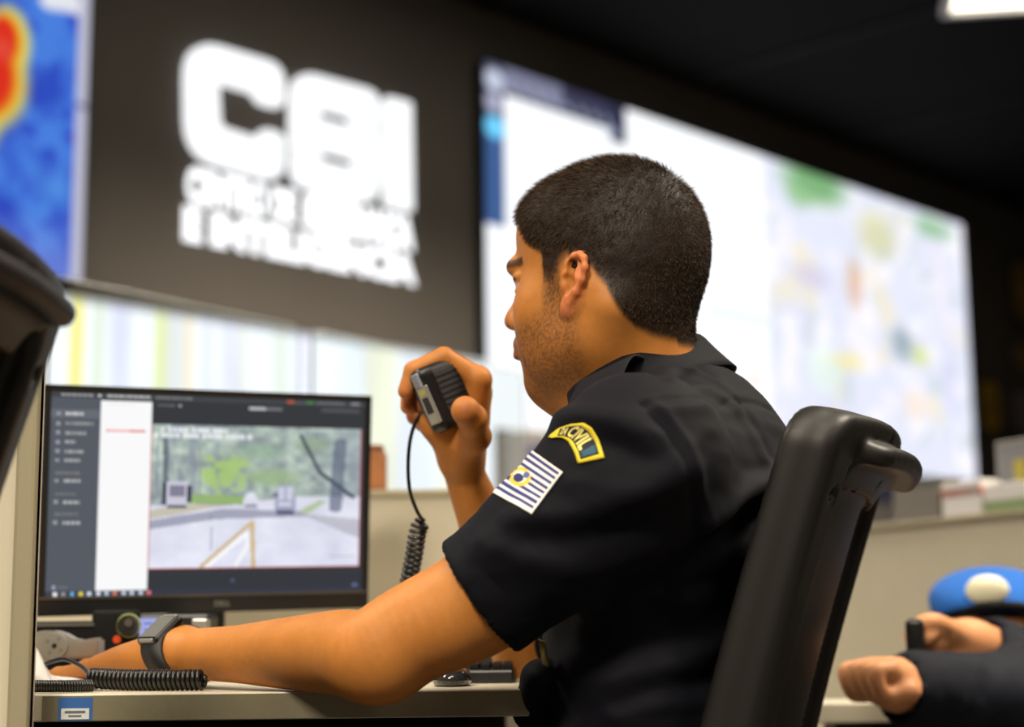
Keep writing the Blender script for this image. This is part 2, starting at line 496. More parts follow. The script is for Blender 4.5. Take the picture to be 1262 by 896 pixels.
# --- big map / browser wall
big = empty('video_wall', (0, 0, 0), 'wide bright video wall with white windows and a pale map right of the sign', 'video wall')
big.matrix_world = WM
BT0 = wallpt(599, 300, NF)[0]
BT1, BZ0, BZ1 = 3.54, HZ + 0.712, HZ + 2.085
BZm = (BZ0 + BZ1) / 2
def big_uv(px, py):
    t, z = wallpt(px, py, NF); return (t - BT0) / (BT1 - BT0), (BZ1 - z) / (BZ1 - BZ0)
def paint_big():
    cv = Canvas(300, 120, (250, 252, 255))
    um = big_uv(944, 300)[0]
    # map on the right part
    pu = np.stack([cv.u * 26, cv.v * 11, np.zeros_like(cv.u)], -1)
    n1 = fbm(pu); n2 = fbm(pu + 31.7); n3 = fbm(pu * 0.6 + 77)
    R = cv.u > um
    cv.mix(R * 1.0, (221, 224, 240))
    cv.mix(R * np.clip((n1 - 0.5) * 5, 0, 1), (243, 240, 250))
    cv.mix(R * np.clip((n2 - 0.60) * 6, 0, .8), (196, 208, 214))
    cv.mix(R * np.clip((n3 - 0.64) * 6, 0, .6), (238, 226, 190))
    for (px, py, rx, ry, col, a) in [(1004, 226, 40, 26, (110, 165, 105), .9), (985, 240, 18, 14, (140, 190, 130), .7), (1082, 290, 26, 30, (205, 205, 150), .7),
                                     (1150, 282, 24, 14, (130, 180, 130), .8), (1054, 350, 11, 32, (222, 178, 150), .8), (1000, 340, 24, 16, (205, 200, 225), .8),
                                     (1113, 425, 16, 24, (140, 160, 170), .8), (1135, 440, 12, 14, (210, 220, 150), .9), (1045, 447, 26, 10, (240, 225, 150), .7),
                                     (1130, 500, 18, 20, (240, 220, 195), .6), (1160, 350, 14, 60, (235, 228, 240), .6), (1090, 560, 30, 12, (215, 222, 225), .7),
                                     (1015, 455, 22, 30, (225, 245, 225), .6), (1172, 470, 10, 40, (210, 205, 240), .6), (1030, 500, 26, 10, (210, 215, 240), .6)]:
        u, v = big_uv(px, py); u2, v2 = big_uv(px + rx, py + ry); cv.blob(u, v, abs(u2 - u) * 1.3, abs(big_uv(px, py + ry)[1] - v) * 1.3, col, a, 1.6)
    # browser windows on the left part
    u1 = big_uv(622, 200)[0]; v1 = big_uv(605, 275)[1]
    cv.rect(0, 0, u1, v1, (62, 92, 142)); cv.rect(0, 0, u1, big_uv(605, 148)[1], (70, 74, 96))
    cv.blob(u1 * .5, big_uv(604, 154)[1], u1 * .62, .036, (110, 205, 250), 1, 4)
    cv.blob(u1 * .5, big_uv(605, 97)[1], u1 * .6, .036, (190, 196, 214), 1, 4); cv.blob(u1 * .45, big_uv(603, 124)[1], u1 * .55, .030, (168, 168, 192), 1, 4)
    u2 = big_uv(771, 150)[0]; cv.rect(u1, 0, u2, 0.080, (58, 58, 82)); cv.rect(u1, 0, u1 + (u2 - u1) * .45, .06, (120, 122, 146))
    for k in range(9): cv.blob(u1 + (u2 - u1) * (k + .5) / 9, 0.055, .006, .014, (180, 186, 205), .8, 3)
    cv.rect(big_uv(750, 150)[0], 0, u2, .115, (48, 50, 74), .95); cv.blob(big_uv(752, 150)[0], .085, .01, .02, (190, 200, 220), .8, 3)
    ua, va = big_uv(872, 378); cv.rect(ua, va, um - .005, va + .022, (205, 236, 238)); u, v = big_uv(930, 470); cv.blob(u, v, .012, .03, (246, 205, 190), .9)
    cv.rect(um - .003, 0, um + .003, 1, (225, 230, 240))
    return cv
cvb = paint_big()
NU, NVV = 3, 2
for iu in range(NU):
    for iv in range(NVV):
        sub = Canvas(100, 60, (0, 0, 0)); sub.c = cvb.c[iv * 60:(iv + 1) * 60, iu * 100:(iu + 1) * 100]
        wall_unit(big, 'display', BT0 + (BT1 - BT0) * iu / NU, BT0 + (BT1 - BT0) * (iu + 1) / NU, BZ1 - (BZ1 - BZ0) * (iv + 1) / NVV, BZ1 - (BZ1 - BZ0) * iv / NVV, sub, m_scr)

# --- left heat-map screen
heat = empty('heat_map_screen', (0, 0, 0), 'tall wall screen with blue heat map and red hot spot at far left', 'screen')
heat.matrix_world = WM
LT1 = wallpt(105, 200, NF)[0]; LT0 = LT1 - 1.25; LZ0 = HZ + 1.0; LZ1 = HZ + 2.085
def luv(px, py):
    t, z = wallpt(px, py, NF); return (t - LT0) / (LT1 - LT0), (LZ1 - z) / (LZ1 - LZ0)
cv = Canvas(160, 130, (52, 84, 205))
pu = np.stack([cv.u * 9, cv.v * 8, cv.u * 0], -1); n1 = fbm(pu); n2 = fbm(pu * 2.2 + 9)
cv.mix(np.clip((n1 - .42) * 4, 0, 1) * .85, (84, 146, 244)); cv.mix(np.clip((n2 - .55) * 5, 0, .7), (44, 62, 196))
u, v = luv(66, 232); cv.blob(u, v, .09, .09, (96, 170, 250), .8, 1)
u, v = luv(20, 330); cv.mix(np.clip((cv.v - luv(20, 250)[1]) * 4, 0, .6), (150, 170, 245))
for (px, py, rx, ry) in [(-12, 95, 50, 66), (10, 50, 30, 46), (-40, 130, 46, 70)]:
    u, v = luv(px, py); du = abs(luv(px + rx, py)[0] - u); dv = abs(luv(px, py + ry)[1] - v)
    cv.blob(u, v, du * 1.12, dv * 1.12, (232, 236, 120), 1, 3)
for (px, py, rx, ry) in [(-12, 95, 44, 60), (8, 50, 25, 40), (-40, 130, 40, 64)]:
    u, v = luv(px, py); du = abs(luv(px + rx, py)[0] - u); dv = abs(luv(px, py + ry)[1] - v)
    cv.blob(u, v, du * 1.05, dv * 1.05, (250, 190, 40), 1, 3)
for (px, py, rx, ry) in [(-14, 92, 38, 55), (4, 48, 22, 34), (-40, 125, 36, 58)]:
    u, v = luv(px, py); du = abs(luv(px + rx, py)[0] - u); dv = abs(luv(px, py + ry)[1] - v)
    cv.blob(u, v, du, dv, (235, 52, 34), 1, 3)
u, v = luv(4, 60); cv.blob(u, v, .03, .05, (250, 110, 90), .7, 1)
for (px, py) in [(62, 2), (78, 4), (94, 8), (84, -8), (70, -10)]:
    u, v = luv(px, py); cv.blob(u, v, .035, .03, (246, 248, 255), 1, 2.5)
ur = luv(91, 200)[0]; cv.rect(ur, 0, 1, 1, (206, 206, 226)); cv.rect(ur, luv(98, 131)[1] - .008, 1, luv(98, 131)[1] + .008, (130, 130, 160))
wall_unit(heat, 'display', LT0, LT1, LZ0, LZ1, cv, m_scr_dim)

# --- lower row of displays under the sign
row = empty('lower_display_row', (0, 0, 0), 'low row of washed out white wall displays with yellow and lilac stripes under the sign', 'video wall')
row.matrix_world = WM
RT0, RT1, RZ0, RZ1 = LT0, -0.03, HZ + 0.18, HZ + 0.955
def ruv(px, py):
    t, z = wallpt(px, py, NF); return (t - RT0) / (RT1 - RT0), (RZ1 - z) / (RZ1 - RZ0)
m_row = emat('row_content', (1, 1, 1, 1), 1.28, attr='Col'); cv = Canvas(240, 60, (247, 249, 253))
pu = np.stack([cv.u * 30, cv.v * 1.2, cv.u * 0], -1); n1 = fbm(pu)
cv.mix(np.clip((n1 - .55) * 5, 0, .5), (214, 216, 236))
for (px, wd, col, a) in [(92, 9, (246, 226, 70), .9), (118, 8, (196, 214, 170), .6), (146, 14, (198, 198, 232), .6), (199, 8, (214, 224, 110), .85), (216, 13, (214, 214, 214), .8),
                         (233, 5, (248, 214, 160), .8), (255, 6, (205, 210, 235), .6), (297, 6, (230, 236, 190), .7), (290, 12, (225, 222, 248), .6), (345, 9, (200, 214, 180), .5), (470, 22, (240, 240, 180), .6), (435, 10, (225, 240, 245), .7),
                         (520, 20, (236, 244, 250), .8), (560, 22, (246, 240, 180), .5)]:
    u0 = ruv(px - wd, 440)[0]; u1 = ruv(px + wd, 440)[0]
    cv.mix(np.clip(1.6 - 1.6 * np.abs(cv.u - (u0 + u1) / 2) / (u1 - u0) * 1.6, 0, 1) * a * .75, col)
cv.rect(0, 0, 1, .03, (120, 122, 126), .5)
for iu in range(4):
    sub = Canvas(60, 60, (0, 0, 0)); sub.c = cv.c[:, iu * 60:(iu + 1) * 60]
    wall_unit(row, 'display', RT0 + (RT1 - RT0) * iu / 4, RT0 + (RT1 - RT0) * (iu + 1) / 4, RZ0, RZ1, sub, m_row)

# --- console ledge below the big screen
led = empty('wall_ledge', (0, 0, 0), 'grey wall ledge with a blue stripe under the big video wall', 'ledge'); led.matrix_world = WM
box('ledge_body', (1.9, -0.10, HZ + 0.35), (3.8, 0.2, 0.70), m_grey, led, 0.01)
box('stripe', (1.9, -0.202, HZ + 0.60), (3.8, 0.006, 0.10), mat('stripe_blue', rgb(84, 88, 120), rough=0.5), led)
box('base', (1.9, -0.10, HZ / 2), (3.7, 0.16, HZ), m_black, led)

# ------------------------------------------------------------------ the lit sign
sign = empty('wall_sign', (0, 0, 0), 'glowing white sign with large CSI letters on the dark wall', 'sign'); sign.matrix_world = WM
m_sign = emat('sign_glow', (0.97, 0.98, 1.0, 1), 1.15)
m_text = emat('sign_text_glow', (0.97, 0.98, 1.0, 1), 1.5)
m_side = mat('sign_side', rgb(200, 200, 205), rough=0.5)
def rounded(pts, rads, n=7):
    """polygon with rounded corners"""
    out = []; N = len(pts)
    for i in range(N):
        p0, p1, p2 = np.array(pts[i - 1]), np.array(pts[i]), np.array(pts[(i + 1) % N])
        r = rads[i] if hasattr(rads, '__len__') else rads
        a = p0 - p1; b = p2 - p1; la, lb = np.linalg.norm(a), np.linalg.norm(b); r = min(r, la * .49, lb * .49)
        if r <= 1e-6: out.append(tuple(p1)); continue
        q0, q1 = p1 + a / la * r, p1 + b / lb * r
        for t in np.linspace(0, 1, n): out.append(tuple((1 - t) ** 2 * q0 + 2 * t * (1 - t) * p1 + t * t * q1))
    return out
def letter(name, outer, parent, depth=0.03):
    """thick letter from a 2-D outline in wall coordinates (t, z)"""
    from mathutils.geometry import tessellate_polygon
    n = len(outer); tri = tessellate_polygon([[Vector((x, z, 0)) for x, z in outer]])
    v = [(x, -0.031, z) for x, z in outer] + [(x, -0.031 + depth, z) for x, z in outer]
    f = [tuple(t) for t in tri] + [tuple(i + n for i in t[::-1]) for t in tri] + [(i, (i + 1) % n, (i + 1) % n + n, i + n) for i in range(n)]
    return pyd(name, v, f, m_sign, parent)
st0 = wallpt(229, 200, 0.012)[0]; st1 = wallpt(510, 190, 0.012)[0]; Wl = st1 - st0
def tt(x): return st0 + x * Wl
def outl(px, r): return rounded([wallpt(*q, 0.031) for q in px], r)
C_out = outl([(231, 44), (352, 80), (351, 134), (322, 126), (315, 113), (270, 100), (273, 155), (319, 170), (326, 157), (352, 165), (352, 226), (233, 192)],
             [.13, .10, .035, .02, .015, .02, .02, .015, .02, .035, .09, .12])
letter('letter_c', C_out, sign)
S_out = outl([(362, 84), (469, 113), (469, 156.5), (435, 147.5), (434, 143.0), (396, 132.5), (396, 145.5), (434, 156), (435, 150.5), (469, 159.5), (469, 255), (363, 226), (363, 183), (398, 192.5), (399, 197.5), (439, 208), (439, 195.5), (399, 184.5), (398, 189.5), (362, 180)],
             [.10, .10, .004, .004, .004, .006, .006, .004, .004, .004, .10, .08, .004, .004, .004, .006, .006, .004, .004, .004])
letter('letter_s', S_out, sign)
letter('letter_i', outl([(478, 118), (508, 126), (510, 261), (478, 252)], .012), sign)
def text_mesh(name, body, t0, t1, z0, z1, m, parent, ext=0.008, off=0.0, n=-0.012):
    cu = bpy.data.curves.new('t', 'FONT'); cu.body = body; cu.size = 1.0; cu.offset = off; cu.resolution_u = 4
    ob = bpy.data.objects.new('t', cu); C.objects.link(ob)
    bpy.context.view_layer.update()
    me = bpy.data.meshes.new_from_object(ob.evaluated_get(bpy.context.evaluated_depsgraph_get()))
    bpy.data.objects.remove(ob); bpy.data.curves.remove(cu)
    v = np.zeros(len(me.vertices) * 3); me.vertices.foreach_get('co', v); v = v.reshape(-1, 3)
    x0, x1 = v[:, 0].min(), v[:, 0].max()
    cap = 0.69
    bm = bmesh.new(); bm.from_mesh(me); bpy.data.meshes.remove(me)
    for q in bm.verts:
        q.co = Vector((t0 + (q.co.x - x0) / (x1 - x0) * (t1 - t0), n, z0 + q.co.y / cap * (z1 - z0)))
    r = bmesh.ops.extrude_face_region(bm, geom=list(bm.faces))
    for q in r['geom']:
        if isinstance(q, bmesh.types.BMVert): q.co.y += ext
    return bmobj(name, bm, m, parent)
z1a, z1b = HZ + 1.425, HZ + 1.325
text_mesh('lettering', 'CENTRO DE', tt(.01), tt(.455), z1b, z1a, m_text, sign, off=0.05)
text_mesh('lettering', 'SEGURANÇA', tt(.49), tt(1.0), z1b, z1a, m_text, sign, off=0.07)
text_mesh('lettering', 'E INTELIGÊNCIA', tt(.0), tt(1.01), HZ + 1.20, HZ + 1.295, m_text, sign, off=0.06)

# dim posters at the far right of the wall
def poster(px0, py0, px1, py1, col, lab, col2):
    t0, z1 = wallpt(px0, py0); t1, z0 = wallpt(px1, py1)
    e = empty('wall_poster', (0, 0, 0), lab, 'poster', None); e.matrix_world = WM
    box('sheet', ((t0 + t1) / 2, -0.006, (z0 + z1) / 2), (t1 - t0, 0.01, z1 - z0), mat('poster_dark', rgb(46, 44, 44), rough=.6), e)
    bm = bmesh.new(); w_, h_ = (t1 - t0), (z1 - z0)
    pts = rounded([(t0 + .12 * w_, z0 + .2 * h_), ((t0 + t1) / 2, z0 + .06 * h_), (t1 - .12 * w_, z0 + .2 * h_), (t1 - .1 * w_, z1 - .08 * h_), (t0 + .1 * w_, z1 - .08 * h_)], .05)
    bm.faces.new([bm.verts.new((x, -0.0125, z)) for x, z in pts]); bmobj('emblem', bm, col, e)
    bm = bmesh.new(); bmesh.ops.create_circle(bm, cap_ends=True, segments=20, radius=w_ * .22, matrix=Matrix.Translation(((t0 + t1) / 2, -0.0135, (z0 + z1) / 2)) @ Matrix.Rotation(math.pi / 2, 4, 'X'))
    bmobj('disc', bm, col2, e)
m_py = mat('poster_yellow', rgb(190, 150, 40), rough=.6); m_pg = mat('poster_grey', rgb(128, 118, 128), rough=.6); m_pd = mat('poster_ochre', rgb(150, 120, 40), rough=.6)
poster(1201, 462, 1235, 542, m_py, 'small dark poster with a yellow emblem low on the far right wall', m_pd)
poster(1240, 312, 1275, 410, m_pd, 'upper dark poster with an ochre emblem cut by the right edge of the view', m_py)
poster(1238, 420, 1278, 462, m_pg, 'short dark poster with a grey emblem below the ochre one', m_pd)
poster(1240, 472, 1280, 545, m_pg, 'dark poster with a greyish pink emblem at the right edge beside the yellow one', m_pg)

# ------------------------------------------------------------------ glass screens on a desk row half way to the wall
gp = P(107, 349, 3.0); gz = gp[2]
g2 = RZ(365, 402, gz); gd = (g2 - gp); gd /= np.linalg.norm(gd)
gn = np.array([gd[1], -gd[0], 0.0])
GM = frame((gp[0], gp[1], 0), gd, -gn, ZU)
def gx(px, py): return float((RZ(px, py, gz) - gp) @ gd)
m_glass = bpy.data.materials.new('glass_clear'); m_glass.use_nodes = True
b_ = m_glass.node_tree.nodes['Principled BSDF']
b_.inputs['Base Color'].default_value = (0.93, 0.97, 0.96, 1); b_.inputs['Roughness'].default_value = 0.02
b_.inputs['Transmission Weight'].default_value = 1.0; b_.inputs['IOR'].default_value = 1.45
m_gedge = mat('glass_edge', rgb(205, 212, 210), rough=0.25, spec=0.8)
GB = 1.02
m_gside = mat('glass_side', rgb(84, 104, 98), rough=0.3, spec=0.6)
def pane(x0, x1, lab):
    e = empty('glass_partition', (0, 0, 0), lab, 'glass partition', 'glass partitions on the middle desk row'); e.matrix_world = GM
    pts = rounded([(x0, GB), (x1, GB), (x1, gz), (x0, gz)], [0.002, .002, .03, .03], 5)
    bm = bmesh.new(); f = [bm.verts.new((x, -0.003, z)) for x, z in pts]; bk = [bm.verts.new((x, 0.003, z)) for x, z in pts]; n = len(pts)
    bm.faces.new(f); bm.faces.new(bk[::-1])
    for i in range(n): bm.faces.new((f[i], f[(i + 1) % n], bk[(i + 1) % n], bk[i]))
    bmobj('pane', bm, m_glass, e)
    pts2 = [(x, z) for x, z in pts if z > GB + .03]
    V, Q = tube_np([(x, 0, z) for x, z in pts2], 0.0022, 6); npmesh('polished_edge', V, Q, m_gedge, e)
    V, Q = tube_np([(x0, -.001, GB), (x0, -.001, (GB + gz) / 2), (x0, -.001, gz - .01)], 0.0032, 6); npmesh('side_edge', V, Q, m_gside, e)
    for q in (x0 + .08, x1 - .08): box('clamp', (q, 0, GB + .012), (.04, .02, .045), m_steel, e, .003)
pane(gx(60, 340), gx(369, 403), 'clear glass partition pane behind the monitor, left of the narrow gap')
pane(gx(390, 405), gx(640, 460), 'clear glass partition pane behind the raised hand, right of the narrow gap')
e = empty('desk_partition', (0, 0, 0), 'long beige desk partition carrying the glass panes on the middle row', 'partition'); e.matrix_world = GM
box('panel', (0.45, 0, GB / 2 + .0), (2.6, 0.04, GB - .02), m_beige, e, .004)
box('cap_rail', (0.45, 0, GB - .005), (2.62, 0.05, 0.02), m_steel, e, .004)
# ================================================================== the seated officer
PHI = math.radians(12)
TF = np.array([-math.cos(PHI), math.sin(PHI), 0]); TL = np.array([-math.sin(PHI), -math.cos(PHI), 0])   # forward, left
PH = math.radians(29)
HF = np.array([-math.cos(PH), math.sin(PH), 0]); HL = np.array([-math.sin(PH), -math.cos(PH), 0])
LS = P(788, 574, 1.43); LE = P(456, 807, 1.44); LWR = P(222, 806, 1.63)
RS = LS - 0.37 * TL
RE = P(664, 822, 1.86); RWR = P(574, 588, 1.77)
NB = P(822, 474, 1.61)
HC = P(752, 335, 1.62)
SM = (LS + RS) / 2
HR = np.stack([HF, HL, ZU], 1)                                     # head-local -> world
HT = math.radians(0)
def H(x, y, z): return HC + HR @ np.array([x, y, z])
def hloc(p): return (p - HC) @ HR

# ---------------------------------------------------------------- skin body
def head_sdf(S, ears=True):
    E = lambda c, r, k=0.012, op='u', rot=None: S.ell(H(*c), r, HR if rot is None else HR @ rot, k, op)
    def CP(a, b, ra, rb=None, k=0.01, op='u'): S.cap(H(*a), H(*b), ra, rb, k, op)
    def ry(deg):
        a = math.radians(deg); return np.array([[math.cos(a), 0, math.sin(a)], [0, 1, 0], [-math.sin(a), 0, math.cos(a)]])
    def rz(deg):
        a = math.radians(deg); return np.array([[math.cos(a), -math.sin(a), 0], [math.sin(a), math.cos(a), 0], [0, 0, 1]])
    E((-.003, 0, .024), (.093, .0755, .087))                        # cranium
    E((-.022, 0, .004), (.071, .069, .074), .03)                    # back of skull
    E((.048, 0, .042), (.046, .058, .050), .02)                     # forehead
    E((.030, 0, -.040), (.064, .058, .076), .03)                    # face block
    E((.066, 0, -.104), (.025, .026, .023), .025)                   # chin
    for s in (1, -1):
        CP((.062, .014 * s, -.108), (.004, .050 * s, -.078), .016, .016, .03)   # jaw
        CP((.004, .050 * s, -.078), (-.006, .060 * s, -.030), .015, .014, .03)
        E((.056, .038 * s, -.034), (.028, .024, .026), .02)         # cheek bone
        E((.046, .040 * s, -.066), (.034, .020, .034), .025)        # cheek
    for s in (1, -1):
        E((.098, .033 * s, -.010), (.017, .019, .0125), .012, 's')  # eye socket
    CP((.0895, -.034, .009), (.0950, -.009, .007), .0090, .0078, .012); CP((.0895, .034, .009), (.0950, .009, .007), .0090, .0078, .012)  # brow
    CP((.087, 0, .006), (.106, 0, -.030), .0075, .0085, .014)       # nose bridge
    E((.109, 0, -.039), (.0115, .0105, .0095), .009)                # tip
    for s in (1, -1):
        E((.098, .0125 * s, -.043), (.0105, .0070, .0080), .007)    # wing
    for s in (1, -1):
        E((.103, .0062 * s, -.0505), (.0050, .0030, .0036), .003, 's')
        S.ell(H(.0765, .0315 * s, -.0095), (.0125, .0125, .0125), HR, .002)      # eyeball
        E((.0785, .0315 * s, -.0035), (.0130, .0150, .0070), .004)  # upper lid
        E((.0780, .0315 * s, -.0175), (.0118, .0140, .0045), .004)  # lower lid
    E((.076, 0, -.068), (.024, .030, .026), .018)                   # muzzle
    CP((.0970, -.014, -.0665), (.0970, .014, -.0665), .0058, None, .008)
    CP((.1015, -.006, -.0655), (.1015, .006, -.0655), .0048, None, .006)  # upper lip
    CP((.0985, -.011, -.0770), (.0985, .011, -.0770), .0064, None, .006)  # lower lip
    CP((.1065, -.020, -.0714), (.1065, .020, -.0714), .0022, None, .004, 's')  # mouth line
    CP((.0965, -.010, -.0865), (.0965, .010, -.0865), .004, None, .008, 's')
    # neck
    S.cap(H(-.021, 0, -.060), NB + np.array([0, 0, -.04]), .053, .057, .035)
    S.cap(H(.012, 0, -.088), NB + TF * .045 + ZU * (-.03), .044, .058, .04)
    for s in (1, -1):                                               # sterno muscles
        S.cap(H(-.030, .058 * s, -.05), NB + TF * .07 + TL * .012 * s + ZU * -.02, .013, .012, .03)
    # ears
    for s in ((1, -1) if ears else ()):
        n0 = np.array([.30, .0, 0]); 
        def EP(a, b, o):                                            # a up along the ear, b backwards, o outwards
            tilt = math.radians(14)
            a *= .92; b *= .92; x = .0135 - b * math.cos(tilt) - a * math.sin(tilt); z = -.025 + a * math.cos(tilt) - b * math.sin(tilt)
            y = (.0705 + b * .46 + o) * s
            return H(x, y, z)
        # shell plate
        Rp = HR @ np.stack([np.array([-math.cos(.4), math.sin(.4) * s, -.0]), np.array([math.sin(.4), math.cos(.4) * s, 0]), np.array([0, 0, 1.0])], 1)
        S.ell(EP(.003, .012, -.002), (.0150, .0050, .0285), Rp, .006)
        # helix rim
        pts = [(-.001, .004, .004), (.010, .0005, .0045), (.022, .001, .0045), (.030, .008, .005), (.0325, .016, .0055), (.029, .0235, .0055), (.019, .0275, .005), (.006, .0265, .004), (-.007, .0215, .003), (-.018, .0150, .002)]
        pw = [EP(*q) for q in pts]
        for q in range(len(pw) - 1): S.cap(pw[q], pw[q + 1], .0033, .0033, .003)
        S.ell(EP(-.0245, .0085, .0005), (.0075, .0050, .0088), Rp, .006)         # lobe
        # antihelix
        pa = [EP(.020, .014, .003), EP(.008, .0185, .0035), EP(-.006, .0165, .003), EP(-.014, .009, .003)]
        for q in range(len(pa) - 1): S.cap(pa[q], pa[q + 1], .0030, .0030, .004)
        S.ell(EP(.0015, .0085, .005), (.0082, .0070, .0105), Rp, .003, 's')      # concha
        S.ell(EP(.018, .0085, .0045), (.0060, .0042, .0085), Rp, .003, 's')      # upper hollow
        S.ell(EP(-.001, .0012, .0015), (.0045, .0045, .0065), Rp, .004)          # tragus
    return S

def chain(S, pts, rs, k=0.004):
    for i in range(len(pts) - 1): S.cap(pts[i], pts[i + 1], rs[i], rs[i + 1], k)

BODY = Sdf()
head_sdf(BODY)
# hidden trunk that ties the figure together, inside the shirt
BODY.ell(SM + TF * .01 + ZU * -.06, (.085, .145, .13), np.stack([TF, TL, ZU], 1), .03)
BODY.ell(np.array([.11, 1.61, .70]), (.085, .12, .15), np.stack([TF, TL, ZU], 1), .03)
BODY.cap(NB + ZU * -.05, LS, .045, .045, .03); BODY.cap(NB + ZU * -.05, RS, .045, .045, .03)
# left arm: upper arm, elbow, forearm, wrist
LH = P(592, 739, 1.435)                                              # sleeve hem centre
LW1 = P(268, 806, 1.59); la0 = P(420, 804, 1.475)
fwd = LWR - P(330, 805, 1.54); fwd /= np.linalg.norm(fwd)
BODY.poly([LS, LS + (LH - LS) * .6, LH, LH + (LE - LH) * .62, LE, la0, P(350, 805, 1.53), P(290, 806, 1.575), LWR, LWR + fwd * .02],
          [.052, .0515, .0490, .0440, .0400, .0385, .0330, .0275, .0240, .0215], .02, 'u', 6)
BODY.ell(P(474, 826, 1.435), (.024, .022, .022), None, .03)           # point of the elbow
LWx = np.cross(fwd, ZU); LWx /= np.linalg.norm(LWx)                   # to his right of the hand
if LWx[1] < 0: LWx = -LWx
DESK_Z = 0.735
# left hand: palm down on the desk
hf = np.array([fwd[0], fwd[1], 0]); hf /= np.linalg.norm(hf); hx = np.array([-hf[1], hf[0], 0]);
if hx[1] < 0: hx = -hx
HB = LWR + hf * .012
def LHp(f, x, z): q = HB + hf * f + hx * x; return np.array([q[0], q[1], DESK_Z + z])
kn = [(.080, -.034, .021, .0115), (.088, -.012, .025, .0120), (.090, .011, .026, .0125), (.084, .033, .025, .0120)]   # little .. index knuckles
for (f, x, z, r) in kn:
    BODY.cap(LWR + hx * x * .45, LHp(f, x, z), .0165, r, .022)
BODY.ell(LHp(.045, 0, .024), (.030, .030, .014), np.stack([hf, hx, ZU], 1), .02)
fl = [(.036, .024, .018), (.044, .028, .020), (.048, .030, .021), (.044, .026, .019)]
for (f, x, z, r), L3 in zip(kn, fl):
    sp = x * .22
    p0 = LHp(f, x, z); p1 = LHp(f + L3[0], x + sp * .5, z - .006); p2 = LHp(f + L3[0] + L3[1], x + sp, .013); p3 = LHp(f + sum(L3), x + sp * 1.2, .0085)
    chain(BODY, [p0, p1, p2, p3], [r * .93, r * .8, r * .72, .0075], .003)
chain(BODY, [LWR + hx * .016 + ZU * -.002, LHp(.030, .040, .020), LHp(.062, .056, .016), LHp(.088, .062, .011)], [.015, .0135, .0115, .0085], .006)
# right arm
BODY.poly([RS, RS + (RE - RS) * .5, RE, RE + (RWR - RE) * .28, RE + (RWR - RE) * .65, RWR, P(566, 558, 1.755)], [.050, .047, .0400, .0400, .0300, .0225, .0205], .02)
# right hand around the microphone
WR = RWR
R_ = {}
R_['idx'] = [P(589, 468, 1.735), P(547, 441, 1.730), P(510, 457, 1.722), P(500, 482, 1.718)]
R_['mid'] = [P(589, 484, 1.757), P(545, 448, 1.757), P(506, 474, 1.747), P(503, 501, 1.736)]
R_['rng'] = [P(585, 503, 1.775), P(540, 463, 1.782), P(506, 490, 1.770), P(510, 514, 1.757)]
R_['lit'] = [P(577, 522, 1.788), P(540, 482, 1.800), P(510, 504, 1.790), P(519, 524, 1.775)]
for kk, rr in (('idx', (.0135, .0112, .0102, .0085)), ('mid', (.0132, .0112, .0102, .0085)), ('rng', (.0125, .0105, .0096, .008)), ('lit', (.0115, .009, .0084, .007))):
    pts = R_[kk]
    BODY.cap(P(570, 566, 1.758), pts[0], .0165, rr[0] + .002, .015)
    chain(BODY, pts, rr, .0035)
BODY.ell(P(564, 537, 1.738), (.020, .020, .024), None, .015)           # heel of the palm
BODY.cap(P(560, 558, 1.752), P(541, 526, 1.738), .0150, .0145, .015)
BODY.cap(P(535, 520, 1.745), P(575, 520, 1.755), .014, .014, .02)
chain(BODY, [P(576, 556, 1.740), P(585, 538, 1.710), P(582, 516, 1.686), P(573, 507, 1.676)], [.0165, .0155, .0138, .0128], .010)
BODY.ell(P(573.5, 504.5, 1.6735), (.0128, .0122, .0128), None, .008)
lo = np.array([-.62, 1.30, .48]); hi = np.array([.42, 2.12, 1.30])
V, Q = isosurf(BODY, lo, hi, .00185)
V = smooth_np(V, Q, 1, .45)
_vs = smooth_np(V, Q, 6, .5)
_w = np.clip((np.linalg.norm(V - HC, axis=1) - .17) / .04, 0, 1) * np.clip((np.linalg.norm(V - P(550, 500, 1.74), axis=1) - .09) / .03, 0, 1) * np.clip((np.linalg.norm(V - LHp(.09, 0, .02), axis=1) - .10) / .03, 0, 1)
V = V + (_vs - V) * _w[:, None]
NV = vnormals(V, Q)
_bt = BVHTree.FromPolygons([Vector(x) for x in V[::1]], [list(map(int, x)) for x in Q if HC[2] - .2 < V[x[0], 2]])
_pts = []
for q in ((641, 272), (643, 285), (648, 298), (660, 309), (668, 316), (669, 335), (670, 352), (681, 354), (688, 336), (697, 324), (712, 323), (725, 328), (737, 340), (746, 350), (764, 383), (784, 403), (805, 414), (835, 420)):
    r_ = _bt.ray_cast(Vector(CAM), Vector(ray(*q)))
    if r_[0] is not None: _pts.append(hloc(np.array(r_[0])))
_pts = np.array(sorted([(p_[0], p_[2]) for p_ in _pts]))
def hair_amount(hp):
    """0 where skin shows, up to 1 for full hair, in head coordinates"""
    x, z = hp[:, 0], hp[:, 2]
    hl = np.interp(x, _pts[:, 0], _pts[:, 1], left=_pts[0, 1] - .004, right=.057)
    wd_ = np.where(x < -.01, .026, np.where(x < .05, .024, .014))
    sb_ = np.clip((x + .002) / .010, 0, 1) * np.clip((.020 - z) / .012, 0, 1)
    return np.clip((z - hl + wd_ * .2) / wd_, 0, 1) * (1 - .62 * sb_)
